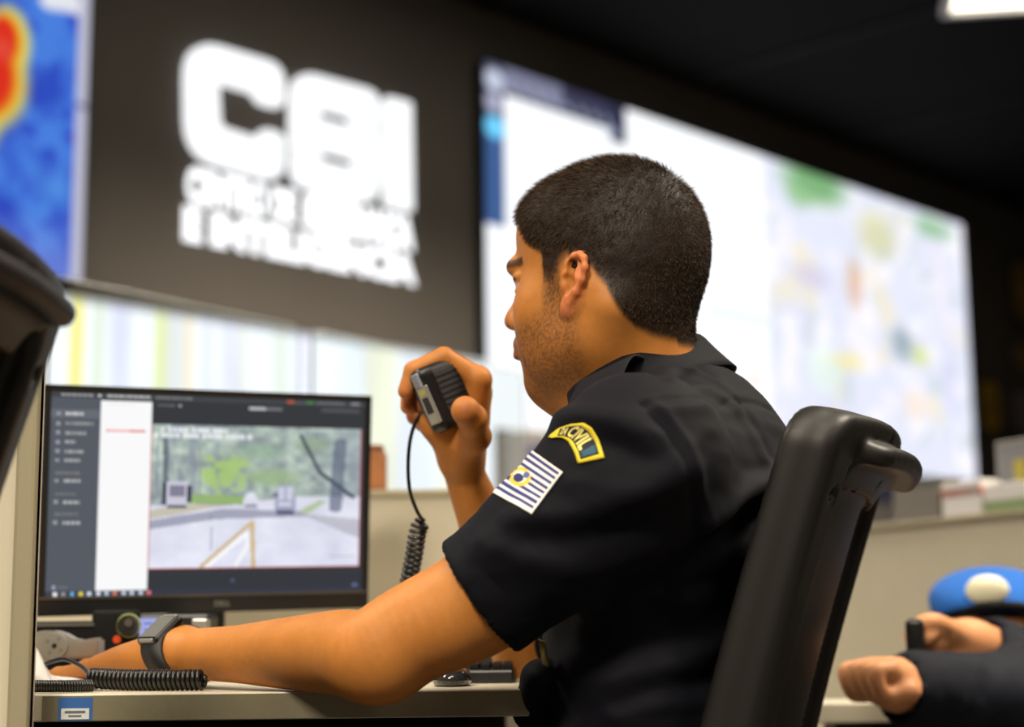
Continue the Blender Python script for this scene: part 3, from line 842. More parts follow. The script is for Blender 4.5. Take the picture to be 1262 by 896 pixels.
# ---- skin colouring: intrinsic only (stubble, lips, brows, nails, flush)
h = hloc(V)
base = np.array(s2l((186, 120, 55)))
col = np.tile(base, (len(V), 1))
nz = fbm(V * 55, 3); nz2 = fbm(V * 220, 2)
col *= (1 + (nz - .5) * .22 + (nz2 - .5) * .14)[:, None]
def sm(a, b, x): t = np.clip((x - a) / (b - a), 0, 1); return t * t * (3 - 2 * t)
def mixc(mask, c): 
    global col
    m_ = np.clip(mask, 0, 1)[:, None]; col = col * (1 - m_) + np.array(s2l(c)) * m_
isH = (h[:, 2] > -.14) & (np.abs(h[:, 0]) < .14) & (np.abs(h[:, 1]) < .11) & (h[:, 2] < .13)
NOEAR = Sdf(); head_sdf(NOEAR, False)
ear_ = np.zeros(len(V)); ear_[isH] = sm(.0006, .0030, NOEAR.eval(V[isH]))
# jaw stubble
jawline = -.040 - .25 * np.clip(h[:, 0] - .01, 0, .1) 
bm_ = isH * sm(-.012, .010, h[:, 0]) * sm(.012, -.012, h[:, 2] - jawline) * sm(-.135, -.118, h[:, 2])
mous = isH * sm(.080, .092, h[:, 0]) * sm(-.052, -.058, h[:, 2]) * sm(-.066, -.062, h[:, 2])
spk = sm(.40, .62, vnoise(V * 900))
mixc(np.maximum(bm_ * .30, 0) + bm_ * .35 * spk, (70, 50, 38))
mixc(mous * (.35 + .35 * spk), (52, 38, 30))
side = isH * sm(.046, .036, h[:, 0]) * sm(.016, .022, h[:, 0]) * sm(-.062, -.030, h[:, 2]) * sm(.03, .0, h[:, 2]) * (np.abs(h[:, 1]) > .05)
mixc(side * (.35 + .45 * spk), (48, 36, 28))                          # sideburn
lip = isH * (np.abs(h[:, 1]) < .019) * sm(.088, .093, h[:, 0]) * sm(-.085, -.081, h[:, 2]) * sm(-.0605, -.064, h[:, 2])
mixc(lip * .65, (168, 92, 78))
brow = isH * sm(.062, .070, h[:, 0]) * (np.abs(np.abs(h[:, 1]) - .029) < .021) * sm(.005, .008, h[:, 2]) * sm(.0165, .0135, h[:, 2])
mixc(brow * .85, (40, 30, 24))
for s in (1, -1):
    ey = np.linalg.norm(h - np.array([.0765, .0315 * s, -.0095]), axis=1)
    m_ = isH * (ey < .0134) * (h[:, 2] < -.0055) * (h[:, 2] > -.0142)
    mixc(m_ * .7, (190, 176, 164))
    iris = isH * (np.hypot(h[:, 1] - .0315 * s, h[:, 2] + .0098) < .0052) * (ey < .0134) * (h[:, 0] > .083)
    mixc(iris, (40, 26, 18))
    lash = isH * (np.abs(h[:, 1] - .0315 * s) < .015) * (np.abs(h[:, 2] + .0052) < .0013) * (h[:, 0] > .083)
    mixc(lash * .8, (30, 22, 18))
earm = isH * ear_
mixc(earm * .5, (220, 122, 84))
hr_ = np.where(isH & (ear_ < .5), hair_amount(h), 0); mixc(sm(-.02, .42, hr_) * (hr_ > 0) * (.955 + .045 * sm(.35, .65, vnoise(V * 1500))), (36, 27, 21))
# finger tips and knuckles a little redder
for tip in (R_['idx'][3], R_['mid'][3], R_['rng'][3], P(573.5, 504.5, 1.6735)):
    mixc(np.exp(-((V - tip) ** 2).sum(1) / .012 ** 2) * .45, (205, 118, 88))
nail = P(574, 504, 1.6615)
dn = (V - nail); mixc((np.hypot(dn[:, 0], dn[:, 2]) < .0062) * (V[:, 1] < nail[1] + .004) * .4 * (np.linalg.norm(dn, axis=1) < .012), (176, 104, 76))
m_skin = mat('skin', rgb(190, 130, 85), rough=0.52, spec=0.32, attr='Col', sss=0.12, bump=(900, 0.12, 'n'))
off = empty('person', (0.07, 1.60, 0.0), 'seated man in a dark navy uniform shirt raising a radio microphone to his mouth', 'person')
body = keep(npmesh('body', V, Q, m_skin, None, True, col), off)

# ---------------------------------------------------------------- hair: clipped scalp cap plus short strands
SCALP = NOEAR
def hair_len(hp):
    z = hp[:, 2]; x = hp[:, 0]
    top = np.clip((z - .005) / .085, 0, 1)
    fr = np.clip((x - .05) / .04, 0, 1) * np.clip((z - .045) / .03, 0, 1)
    return .0040 + .0070 * top ** 1.2 + .003 * fr
hv, hq = isosurf(SCALP, HC + np.array([-.16, -.16, -.13]), HC + np.array([.16, .16, .16]), .003)
hn = vnormals(hv, hq)
hp = hloc(hv); am = hair_amount(hp)
lift = np.where(am > 0, hair_len(hp) * np.clip(am * 1.1 - .1, 0, 1) * (.10 + .22 * np.clip(hp[:, 2] / .06, 0, 1)) - .0022 * np.clip(1.1 - am * 1.3, 0, 1), -.006) + (fbm(hv * 130, 2) - .5) * .0016 * am
cap_v = hv + hn * lift[:, None]
keepq = (am[hq] > 0.02).any(1)
used = np.unique(hq[keepq]); rm = np.full(len(hv), -1); rm[used] = np.arange(len(used))
m_hair = mat('hair', rgb(34, 25, 19), rough=0.55, spec=0.35, bump=(700, .6, 'n'))
hair = npmesh('hair', cap_v[used], rm[hq[keepq]], m_hair, None, True)
# strands
q4 = hq[keepq]; tri_c = hv[q4].mean(1); tn = hn[q4].mean(1)
NS = 80000
pick = rng.randint(0, len(q4), NS)
bw = rng.dirichlet((1, 1, 1, 1), NS)
sp = (hv[q4[pick]] * bw[..., None]).sum(1); sn = (hn[q4[pick]] * bw[..., None]).sum(1); sn /= np.linalg.norm(sn, axis=1)[:, None]
shp = hloc(sp); sa = hair_amount(shp); ok = rng.rand(NS) < sa * 1.15
sp, sn, shp, sa = sp[ok], sn[ok], shp[ok], sa[ok]
L_ = hair_len(shp) * (.85 + .5 * rng.rand(len(sp))) * np.clip(sa + .35, 0, 1)
whorl = hloc(np.array([H(-.075, .005, .085)]))[0]
flow = shp - whorl; flow = (flow @ HR.T)
flow = flow - sn * (flow * sn).sum(1)[:, None]; flow /= np.linalg.norm(flow, axis=1)[:, None] + 1e-9
swirl = np.cross(sn, flow)
jit = rng.randn(len(sp), 3) * .35
wv = (fbm(sp * 60, 2) - .5)[:, None] * 2.2
dirn = sn * .75 + flow * .9 + swirl * (.25 + wv * .5) + jit; dirn /= np.linalg.norm(dirn, axis=1)[:, None]
tip = dirn + flow * .5; tip /= np.linalg.norm(tip, axis=1)[:, None]
side_ = np.cross(dirn, rng.randn(len(sp), 3)); side_ /= np.linalg.norm(side_, axis=1)[:, None]
wd = .00020
root = sp - sn * .001
mid = root + dirn * (L_ * .62)[:, None] ; end = mid + tip * (L_ * .5)[:, None]
SV = np.stack([root - side_ * wd, root + side_ * wd, mid + side_ * wd * .8, mid - side_ * wd * .8, end], 1).reshape(-1, 3)
k5 = np.arange(len(sp))[:, None] * 5
ST = np.concatenate([k5 + np.array([[0, 1, 2]]), k5 + np.array([[0, 2, 3]]), k5 + np.array([[3, 2, 4]])])
m_str = mat('hair_strand', rgb(62, 45, 29), rough=0.62, spec=0.16, var=.5, scale=260)
strands = npmesh('hair_strands', SV, ST, m_str, None, False); strands['kind'] = 'stuff'
keep(hair, off); keep(strands, off)
# ---------------------------------------------------------------- uniform shirt
TR_ = np.stack([TF, TL, ZU], 1)
adir = LE - LS; adir /= np.linalg.norm(adir)
SH = Sdf()
SH.ell(SM - TF * .012 + ZU * -.045, (.122, .165, .135), TR_, .03)
SH.ell(np.array([.175, 1.615, .90]), (.105, .150, .14), TR_, .05)
SH.ell(np.array([.128, 1.605, .73]), (.100, .155, .17), TR_, .06)
SH.ell(np.array([.105, 1.605, .58]), (.110, .165, .11), TR_, .06)
SH.cap(NB + TL * .035 + ZU * -.046, LS + ZU * .004, .050, .070, .04)
SH.cap(NB - TL * .035 + ZU * -.046, RS + ZU * .004, .050, .070, .04)
SH.cap(NB - TF * .025 + ZU * -.058, NB - TF * .02 + ZU * -.14, .058, .08, .05)
SH.ell(NB + TF * .05 + ZU * -.075, (.055, .085, .06), TR_, .05)
hem_c = LH + adir * .0
SH.poly([LS, LS + (LH - LS) * .35, LS + (LH - LS) * .75, LH + adir * .03], [.074, .0715, .0620, .0560], .035)
rdir = (RE - RS) / np.linalg.norm(RE - RS)
SH.poly([RS, RS + rdir * .10, RS + rdir * .20], [.073, .067, .060], .035)
# open cuffs: hollow the sleeves round the arm
SH.cap(LH - adir * .035, LH + adir * .08, .0515, .0515, .002, 's')
def hemfn(p):
    a = (p - (LH + adir * .004)) @ adir
    near_ = np.linalg.norm(p - LH, axis=1) - .125
    body_ = .045 - np.linalg.norm(np.cross(p - LS, adir), axis=1) + .045
    return np.minimum(a, -near_)
SH.add(lambda p: np.where(np.linalg.norm(np.cross(p - LS, adir), axis=1) < .078, (p - LH) @ adir, -1.0), LH, .35, 0, 'i')
# neck opening
CT0 = P(866, 414, 1.635); CT1 = P(699, 492, 1.600)
CCt = (CT0 + CT1) / 2; cax = (CT1 - CT0); clen = np.linalg.norm(cax) / 2; cax /= np.linalg.norm(cax); cnr = np.cross(cax, TL); cnr = cnr if cnr[2] > 0 else -cnr
SH.plane(np.array([.09, 1.6, .50]), -ZU)
sv, sq = isosurf(SH, np.array([-.12, 1.25, .44]), np.array([.42, 2.0, 1.16]), .0036)
sv = smooth_np(sv, sq, 3, .5)
sn_ = vnormals(sv, sq)
def bvh_of(v, q): return BVHTree.FromPolygons([Vector(x) for x in v], [list(map(int, x)) for x in q])
bt = bvh_of(sv, sq)
def hit(px, py, tree=None):
    v = ray(px, py); r = (tree or bt).ray_cast(Vector(CAM), Vector(v))
    return (np.array(r[0]), np.array(r[1])) if r[0] is not None else (None, None)
def seg_dist(p, poly):
    d = np.full(len(p), 9.0)
    for a, b in zip(poly[:-1], poly[1:]):
        ab = b - a; t = np.clip(((p - a) @ ab) / (ab @ ab + 1e-12), 0, 1)
        d = np.minimum(d, np.linalg.norm(p - a - t[:, None] * ab, axis=1))
    return d
FOLDS = [  # pixels of the crease, height, width
    ([(795, 499), (825, 493), (860, 492), (896, 498), (906, 494), (930, 497), (952, 506)], -.0022, .0036),
    ([(797, 507), (860, 500), (896, 506), (940, 510)], .0010, .007),
    ([(795, 500), (818, 522), (838, 556), (850, 600), (857, 650)], -.003, .005),
    ([(803, 498), (828, 520), (850, 556), (862, 600), (868, 650)], .0026, .007),
    ([(640, 640), (690, 640), (745, 626), (800, 606), (845, 580)], .0075, .016),
    ([(650, 662), (700, 664), (760, 650), (830, 622)], -.005, .014),
    ([(600, 668), (660, 690), (740, 696), (800, 680)], .005, .016),
    ([(870, 640), (905, 618), (945, 598), (962, 590)], .0085, .012),
    ([(860, 668), (905, 644), (945, 626)], -.006, .012),
    ([(840, 715), (880, 690), (935, 668)], .005, .012),
    ([(820, 722), (870, 716), (920, 722)], -.005, .008), ([(820, 735), (870, 730), (918, 736)], .005, .010),
    ([(830, 820), (870, 800), (900, 780)], .005, .014), ([(760, 868), (820, 850), (880, 848)], -.005, .012), ([(760, 880), (820, 866), (876, 862)], .006, .012),
    ([(690, 515), (720, 512), (765, 520), (800, 540)], .006, .014),
    ([(705, 535), (745, 542), (790, 560)], -.004, .012),
    ([(905, 500), (922, 528), (940, 565)], .004, .008), ([(915, 500), (935, 528), (955, 565)], -.003, .006),
    ([(830, 470), (860, 478), (890, 490)], .004, .009), ([(815, 462), (845, 455), (872, 462)], -.004, .008), ([(850, 455), (880, 470), (905, 490)], .004, .008),
    ([(566, 668), (606, 714), (648, 762)], -.0014, .0022),
    ([(700, 590), (770, 600), (830, 590)], .004, .02), ([(690, 720), (760, 740), (840, 735)], .006, .02),
    ([(700, 780), (760, 800), (840, 790)], -.005, .02), ([(690, 830), (760, 830), (830, 812)], .006, .02)]
disp = np.zeros(len(sv))
for px_, hgt, wid in FOLDS:
    pts = [hit(*q)[0] for q in px_]; pts = [q for q in pts if q is not None]
    if len(pts) < 2: continue
    pl = catmull(pts, 5); d = seg_dist(sv, pl)
    disp += hgt * np.exp(-(d / wid) ** 2)
pp = (sv @ TR_) * np.array([14, 9, 26]) + fbm(sv * 9, 2)[:, None] * 1.5
disp += (fbm(pp, 3) - .5) * .010
armt = np.clip((np.linalg.norm(sv - LH, axis=1) - .02) / .05, 0, 1)
sv = sv + sn_ * (disp * (.3 + .7 * armt))[:, None]
# keep the chair side flat is not needed; gentle smoothing
sv = smooth_np(sv, sq, 1, .4)
m_cloth = mat('navy_twill', rgb(8, 9, 18), rough=0.70, spec=0.13, sheen=0.02, bump=(1400, .25, 'n'), var=.06, scale=120)
shirt = keep(npmesh('shirt', sv, sq, m_cloth, None, True), off)
bt = bvh_of(sv, sq)

def loft(name, rings, m, parent, closed_u=False, closed_v=False):
    R_n = len(rings); n = len(rings[0]); V_ = np.concatenate(rings); q = []
    for i in range(R_n if closed_v else R_n - 1):
        for j in range(n if closed_u else n - 1):
            a = i * n + j; b = i * n + (j + 1) % n; c = ((i + 1) % R_n) * n + (j + 1) % n; d = ((i + 1) % R_n) * n + j
            q.append((a, b, c, d))
    return npmesh(name, V_, np.array(q), m, parent, True)

# ---- collar: stand plus fall, open at the throat
th = np.linspace(math.radians(20), math.radians(340), 72)
def ring(scale, drop, ext=0.0):
    a = clen * scale; b = .0770 * scale
    return np.stack([CCt + cax * (a * math.cos(t)) + TL * (b * math.sin(t)) * 1.0 - cnr * drop + TF * ext * max(0, math.cos(t)) for t in th])
rings = [ring(.955, .045), ring(.96, .012), ring(.975, .002), ring(.995, .0), ring(1.02, .004), ring(1.07, .018), ring(1.15, .036), ring(1.20, .046), ring(1.175, .047), ring(1.08, .030), ring(1.03, .050)]
collar = keep(loft('collar', rings, m_cloth, None), off)
# ---- shoulder strap (raised off the cloth)
def strap(side):
    A = P(753, 488, 1.450); B = P(799, 447, 1.560)
    if side < 0:
        mir = lambda q: q - 2 * ((q - SM) @ TL) * TL
        A, B = mir(A), mir(B)
    mid = (A + B) / 2 + ZU * .022
    path = catmull([A - ZU * .012 + (A - B) * .25, A, mid, B, B + (B - A) * .05 - ZU * .006], 8)
    rows = []
    for wv_, up_ in ((-.002, 0), (.046, .0), (.047, -.0015), (.046, -.003), (-.002, -.003), (-.003, -.0015)):
        rows.append(np.stack([q + TF * wv_ + ZU * (up_ - .45 * max(0, wv_)) for q in path]))
    return loft('shoulder_strap', rows, m_cloth, None, False, True)
keep(strap(1), off); keep(strap(-1), off)

# ---- sleeve patches sit on the cloth
def onto(px, py, lift):
    p, n = hit(px, py)
    if p is None: return None
    if n @ (CAM - p) < 0: n = -n
    return p + n * lift
def arc_fn():
    out = np.array([(677, 539), (690, 528), (705, 522.5), (720, 521), (730, 527), (738.5, 541), (745.5, 565)])
    inn = np.array([(681, 540.5), (687, 539.5), (693.5, 540), (701, 544.5), (705, 551), (709, 559), (713, 571.5)])
    f = lambda A, s: np.array([np.interp(s, np.linspace(0, 1, len(A)), A[:, k]) for k in (0, 1)])
    return lambda s, r: f(inn, s) * (1 - r) + f(out, s) * r
arc = arc_fn()
def patch_grid(name, fn, nu, nv, m, lift, col=None, thick=.0012):
    Vt, idx = [], {}
    for j in range(nv):
        for i in range(nu):
            q = onto(*fn(i / (nu - 1), j / (nv - 1)), lift)
            if q is not None: idx[i, j] = len(Vt); Vt.append(q)
    Q_ = [(idx[i, j], idx[i + 1, j], idx[i + 1, j + 1], idx[i, j + 1]) for j in range(nv - 1) for i in range(nu - 1)
          if all(k in idx for k in ((i, j), (i + 1, j), (i + 1, j + 1), (i, j + 1)))]
    c = None
    if col is not None: c = np.array([col(i / (nu - 1), j / (nv - 1)) for (i, j) in idx])
    o = npmesh(name, np.array(Vt), np.array(Q_), m, None, False, c)
    if thick:
        md = o.modifiers.new('thick', 'SOLIDIFY'); md.thickness = thick; md.offset = 0
    return o
m_yel = mat('patch_yellow', rgb(226, 204, 40), rough=.7, bump=(900, .5, 'n')); m_nav = mat('patch_navy', rgb(24, 28, 44), rough=.8)
m_let = mat('patch_letter', rgb(244, 232, 130), rough=.7)
pb = patch_grid('arched_patch', lambda s, r: arc(s, r), 40, 12, m_yel, .0012, None, .0008)
keep(pb, off); pb['label'] = 'arched yellow shoulder patch'
pi = patch_grid('patch_field', lambda s, r: arc(.20 + .755 * s, .15 + .70 * r), 34, 10, m_nav, .0019, None, .0005); keep(pi, pb)
pt_ = patch_grid('patch_square', lambda s, r: arc(.875 + .075 * s, .20 + .60 * r), 8, 6, mat('patch_teal', rgb(46, 84, 104), rough=.8), .0024, None, .0004); keep(pt_, pb)
def arc_text(body, s0, s1, r0, r1, lift):
    cu = bpy.data.curves.new('t', 'FONT'); cu.body = body; cu.offset = .03; cu.resolution_u = 3; cu.space_character = 1.05
    ob = bpy.data.objects.new('t', cu); C.objects.link(ob); bpy.context.view_layer.update()
    me = bpy.data.meshes.new_from_object(ob.evaluated_get(bpy.context.evaluated_depsgraph_get()))
    bpy.data.objects.remove(ob); bpy.data.curves.remove(cu)
    bm = bmesh.new(); bm.from_mesh(me); bpy.data.meshes.remove(me)
    bmesh.ops.subdivide_edges(bm, edges=[e for e in bm.edges if e.calc_length() > .15], cuts=3)
    xs = [v.co.x for v in bm.verts]; x0, x1 = min(xs), max(xs)
    for v in bm.verts:
        s = s0 + (v.co.x - x0) / (x1 - x0) * (s1 - s0); r = r0 + v.co.y / .70 * (r1 - r0)
        q = onto(*arc(s, r), lift); v.co = Vector(q if q is not None else onto(*arc(.6, .5), lift))
    return bmobj('lettering', bm, m_let)
keep(arc_text('CIVIL', .40, .855, .22, .80, .0027), pb)
keep(arc_text('DA', .25, .37, .22, .76, .0027), pb)
# striped flag
FA, FB, FC, FD = [np.array(q, float) for q in ((653.5, 553.5), (694.5, 582.5), (656, 634), (608.5, 608))]
def flag_px(a, b):
    q = (FA * (1 - a) + FB * a) * (1 - b) + (FD * (1 - a) + FC * a) * b
    return q
def flag_col(a, b):
    wht, blu, yel, nav = (232, 230, 226), (44, 50, 116), (222, 190, 60), (34, 40, 96)
    c = wht
    k = (b * 8.6 + .15) % 1.0
    if a < .945 and .955 > b > .03 and k > .47: c = blu
    r = math.hypot((a - .265) / .25, (b - .515) / .18)
    if r < 1.0: c = yel if r > .62 else wht
    if math.hypot((a - .255) / .115, (b - .545) / .082) < 1: c = nav
    if math.hypot((a - .36) / .075, (b - .425) / .06) < 1: c = (80, 96, 150)
    if math.hypot((a - .05) / .05, (b - .43) / .035) < 1 or math.hypot((a - .06) / .05, (b - .62) / .035) < 1: c = nav
    return s2l(c)
m_flag = mat('flag_cloth', rgb(230, 230, 226), rough=.75, attr='Col', bump=(900, .4, 'n'))
fg = patch_grid('striped_flag_patch', flag_px, 72, 84, m_flag, .0012, flag_col, .0008); keep(fg, off); fg['label'] = 'white and blue striped flag patch with a yellow ringed emblem'
# beige badge on the shirt front and a folded pocket flap
bg = npmesh('badge', np.array([P(663, 788, 1.47), P(671, 792, 1.475), P(676, 822, 1.475), P(668, 818, 1.47), P(664, 787, 1.478), P(672, 791, 1.483), P(677, 821, 1.483), P(669, 817, 1.478)]),
            np.array([(0, 1, 2, 3), (7, 6, 5, 4), (0, 4, 5, 1), (1, 5, 6, 2), (2, 6, 7, 3), (3, 7, 4, 0)]), mat('badge_brass', rgb(190, 170, 110), rough=.45, metal=.4), None, False)
keep(bg, off)
PK = Sdf(); PK.ell(P(670, 833, 1.50), (.018, .03, .014), TR_, .01); PK.cap(P(668, 842, 1.50), P(664, 872, 1.52), .018, .026, .015)
pv, pq = isosurf(PK, P(669, 840, 1.5) - .09, P(669, 840, 1.5) + .09, .004)
keep(npmesh('pocket_flap', smooth_np(pv, pq, 2), pq, m_cloth, None, True), off)

# ---- trousers and boots (below the frame)
TRS = Sdf()
TRS.ell(np.array([.095, 1.605, .585]), (.125, .170, .095), TR_, .04)
for s in (1, -1):
    hip = np.array([.06, 1.605, .565]) + TL * .085 * s; kn_ = hip + TF * .40 + TL * .04 * s + ZU * -.01; an = kn_ + TF * .02 + ZU * -.43
    TRS.poly([hip, (hip + kn_) / 2, kn_], [.090, .080, .066], .04); TRS.poly([kn_, kn_ * .5 + an * .5, an], [.066, .060, .052], .02)
tv, tq = isosurf(TRS, np.array([-.60, 1.2, .02]), np.array([.32, 2.0, .70]), .007)
keep(npmesh('trousers', smooth_np(tv, tq, 2), tq, mat('navy_trousers', rgb(26, 29, 42), rough=.85, spec=.2), None, True), off)
for s in (1, -1):
    hip = np.array([.06, 1.605, .53]) + TL * .085 * s; an = hip + TF * .42 + TL * .04 * s; an[2] = 0
    B_ = Sdf(); B_.cap(an + ZU * .16, an + ZU * .07, .050, .046, .01); B_.cap(an + ZU * .045 - TF * .03, an + ZU * .04 + TF * .16, .045, .038, .02)
    B_.plane(an, -ZU)
    bv, bq = isosurf(B_, an - .26, an + .26, .006)
    keep(npmesh('boot', smooth_np(bv, bq, 2), bq, m_black, None, True), off)
# ================================================================== office chairs
def chair_meshes():
    """local frame: x backwards (convex side), y across, z up; the origin is on the floor under the seat"""
    TILT = math.radians(14.5)
    Rt = np.array([[math.cos(TILT), 0, math.sin(TILT)], [0, 1, 0], [-math.sin(TILT), 0, math.cos(TILT)]])
    B0 = np.array([.20, 0, .47])                                    # foot of the backrest
    HB_, WB_ = .503, .225
    def loc(p): return (p - B0) @ Rt
    def xmid(y, z): return .030 * (1 - (y / WB_) ** 2) - .015 * np.cos((z - .15) * 5)
    def rr(y, z, cy, cz, hw, hh, r):
        qy, qz = np.abs(y - cy) - hw + r, np.abs(z - cz) - hh + r
        return np.hypot(np.maximum(qy, 0), np.maximum(qz, 0)) + np.minimum(np.maximum(qy, qz), 0) - r
    def smax(a, b, k): h_ = np.maximum(k - np.abs(a - b), 0) / k; return np.maximum(a, b) + h_ * h_ * k * .25
    def smin(a, b, k): h_ = np.maximum(k - np.abs(a - b), 0) / k; return np.minimum(a, b) - h_ * h_ * k * .25
    def shell(p):
        q = loc(p); x, y, z = q.T
        crown = .018 * (1 - (y / WB_) ** 2)
        xm = xmid(y, z)
        out = rr(y, z - crown * np.clip(z / HB_, 0, 1), 0, HB_ / 2, WB_, HB_ / 2, .034)
        d = smax(np.abs(x - xm + .009) - .014, out, .011)
        # deep rim at the back, hollow in the middle
        rim = smax(np.abs(x - xm - .006) - .022, out, .014)
        hol = smax(-(x - xm - .002), rr(y, z - crown, 0, .228, WB_ - .05, .254, .05), .012)
        rim = smax(rim, -hol, .012)
        d = smin(d, rim, .006)
        # grab ledge
        lz = z - crown - .472
        xl = x - xm
        led_ = smax(np.abs(lz + .10 * np.clip(xl - .02, 0, 1)) - .010, rr(xl, y, .022, 0, .034, WB_ - .058, .022), .012)
        d = smin(d, led_, .006)
        under = smax(np.abs(lz + .022) - .024, np.abs(xl - .014) - .016 + np.clip(-lz, 0, 1) * .35, .01); under = smax(under, np.abs(y) - WB_ + .062, .01)
        d = smin(d, under, .012)
        # slot and screw holes
        for (hy, hz, ry_, rz_) in ((-.05, .4915, .0048, .0068), (.196, .43, .007, .007), (-.196, .43, .007, .007), (.0, .444, .006, .006)):
            e_ = smax(np.hypot((y - hy) / ry_, (z - crown - hz) / rz_) * min(ry_, rz_) - min(ry_, rz_), -(xl - .018), .001)
            d = smax(d, -e_, .002)
        return d
    tipl = B0 + Rt @ np.array([.030 - .015 * math.cos((.490 - .15) * 5) + .056, 0, .490])
    out = {}
    S_ = Sdf(); S_.add(shell, B0 + Rt @ np.array([.03, 0, .28]), .45)
    v, q = isosurf(S_, np.array([.05, -.27, .40]), np.array([.52, .27, 1.10]), .0042); out['back_shell'] = (smooth_np(v, q, 1, .4), q)
    # pad in front of the shell
    def pad(p):
        z_ = loc(p); x, y, z = z_.T; xm = xmid(y, z); crown = .018 * (1 - (y / WB_) ** 2)
        return smax(np.abs(x - xm + .015) - .012, rr(y, z - crown * np.clip(z / HB_, 0, 1), 0, HB_ / 2, WB_ - .02, HB_ / 2 - .02, .05), .022)
    S_ = Sdf(); S_.add(pad, B0 + Rt @ np.array([0, 0, .28]), .45)
    v, q = isosurf(S_, np.array([.0, -.27, .40]), np.array([.48, .27, 1.10]), .0075); out['back_pad'] = (smooth_np(v, q, 2), q)
    # ribs down both sides of the hollow
    ribs = []
    for sgn in (1, -1):
        for k in range(44):
            z = .462 - k * .0088; L = .036
            y0, y1 = sgn * (WB_ - .088), sgn * (WB_ - .088 - L)
            a = B0 + Rt @ np.array([xmid(y0, z) + .0055, y0, z + .006]); b = B0 + Rt @ np.array([xmid(y1, z) + .0035, y1, z + .016])
            ribs.append(tube_np([a, a * .5 + b * .5, b], .0021, 6))
    vs, qs, o_ = [], [], 0
    for v, q in ribs: vs.append(v); qs.append(q + o_); o_ += len(v)
    out['ribs'] = (np.concatenate(vs), np.concatenate(qs))
    S_ = Sdf(); S_.rbox((0, 0, .445), (.235, .235, .042), .035)
    S_.rbox((-.02, 0, .47), (.20, .20, .025), .025, None, .02)
    v, q = isosurf(S_, np.array([-.3, -.3, .36]), np.array([.3, .3, .54]), .011); out['seat'] = (v, q)
    V_, Q_ = tube_np(catmull([(.06, 0, .40), (.20, 0, .395), (.262, 0, .43), (.285, 0, .52), (.300, 0, .60)], 6), .022, 10); out['back_bracket'] = (V_, Q_)
    V_, Q_ = tube_np([(0, 0, .10), (0, 0, .25), (0, 0, .41)], [.028, .028, .024], 14); out['gas_column'] = (V_, Q_)
    return out, tipl
CM, LTIP = chair_meshes()
def polyset(o):
    return o
def make_chair(label, loc_, yaw, raise_=0.0):
    e = empty('office_chair', loc_, label, 'chair', 'office chairs with ledged plastic backs', yaw)
    mm = {'back_shell': mat('chair_shell', rgb(24, 22, 20), rough=.48, spec=.35, bump=(700, .08, 'n')), 'back_pad': m_blackm, 'ribs': mat('chair_rib', rgb(38, 37, 38), rough=.35), 'seat': m_blackm, 'back_bracket': m_black, 'gas_column': m_black}
    for k, (v, q) in CM.items():
        v2 = v.copy()
        if k != 'gas_column': v2[:, 2] += raise_
        else: v2[v2[:, 2] > .2, 2] += raise_
        o = npmesh(k, v2, q, mm[k], e, True)
        if k == 'ribs': o['kind'] = 'stuff'
    for k in range(5):
        a = math.radians(72 * k + 20); c_, s_ = math.cos(a), math.sin(a)
        V_, Q_ = tube_np([(0, 0, .105), (.16 * c_, .16 * s_, .095), (.30 * c_, .30 * s_, .075)], [.026, .02, .015], 8)
        lg = npmesh('base_arm', V_, Q_, m_black, e, True)
        bm = bmesh.new(); cx_, cy_ = .30 * c_, .30 * s_
        for d_ in (-.014, .014): cyl_bm(bm, (cx_ - s_ * (d_ - .009), cy_ + c_ * (d_ - .009), .03), (cx_ - s_ * (d_ + .009), cy_ + c_ * (d_ + .009), .03), .03, None, 16)
        cyl_bm(bm, (cx_, cy_, .03), (cx_, cy_, .075), .008, None, 8)
        bmobj('caster', bm, m_blackm, lg)
    return e
CYAW = math.radians(-17)
# the officer's chair is placed so that the crown of its back meets the photographed one
_c, _s = math.cos(CYAW), math.sin(CYAW)
def chair_loc(px, py, d, raise_=0.0, yaw=None):
    """put the tip of the ledge (local .435, 0, ~.985) on a pixel"""
    _c, _s = math.cos(yaw), math.sin(yaw)
    q = P(px, py, d); l = LTIP + np.array([0, 0, raise_])
    return (q[0] - (_c * l[0] - _s * l[1]), q[1] - (_s * l[0] + _c * l[1]), 0.0), q[2] - l[2]
loc1, dz1 = chair_loc(1137, 575, 1.60, 0.0, CYAW)
make_chair('black office chair with a ribbed plastic back behind the seated officer', loc1, CYAW, dz1)
CYAW2 = math.radians(-9)
loc2, dz2 = chair_loc(2, 322, 1.02, 0.0, CYAW2)
make_chair('blurred black office chair close to the viewer at the far left', loc2, CYAW2, dz2)
print('CHAIR', loc1, dz1, loc2, dz2)

# ================================================================== near desk
dk = empty('desk', (-.3, 1.9, 0), 'beige topped work desk under the officer\'s left arm', 'desk')
def kb(name, c, s, m, bev=0.0, par=None):
    o = box(name, c, s, m, None, bev); return keep(o, par)
DX1 = P(652, 850, 1.5)[0]; DY0 = P(300, 848, 1.5)[1]; DX0 = -1.05; DY1 = 2.30
kb('worktop', ((DX0 + DX1) / 2, (DY0 + DY1) / 2, DESK_Z - .0125), (DX1 - DX0, DY1 - DY0, .025), m_beige, .0015, dk)
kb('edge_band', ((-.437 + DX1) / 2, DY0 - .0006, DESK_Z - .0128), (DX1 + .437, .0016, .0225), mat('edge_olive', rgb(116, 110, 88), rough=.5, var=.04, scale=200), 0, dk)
for (x, y) in ((DX0 + .05, DY0 + .06), (DX1 - .05, DY1 - .06), (DX0 + .05, DY1 - .06)):
    kb('leg', (x, y, (DESK_Z - .025) / 2), (.05, .05, DESK_Z - .025), m_black, .003, dk)
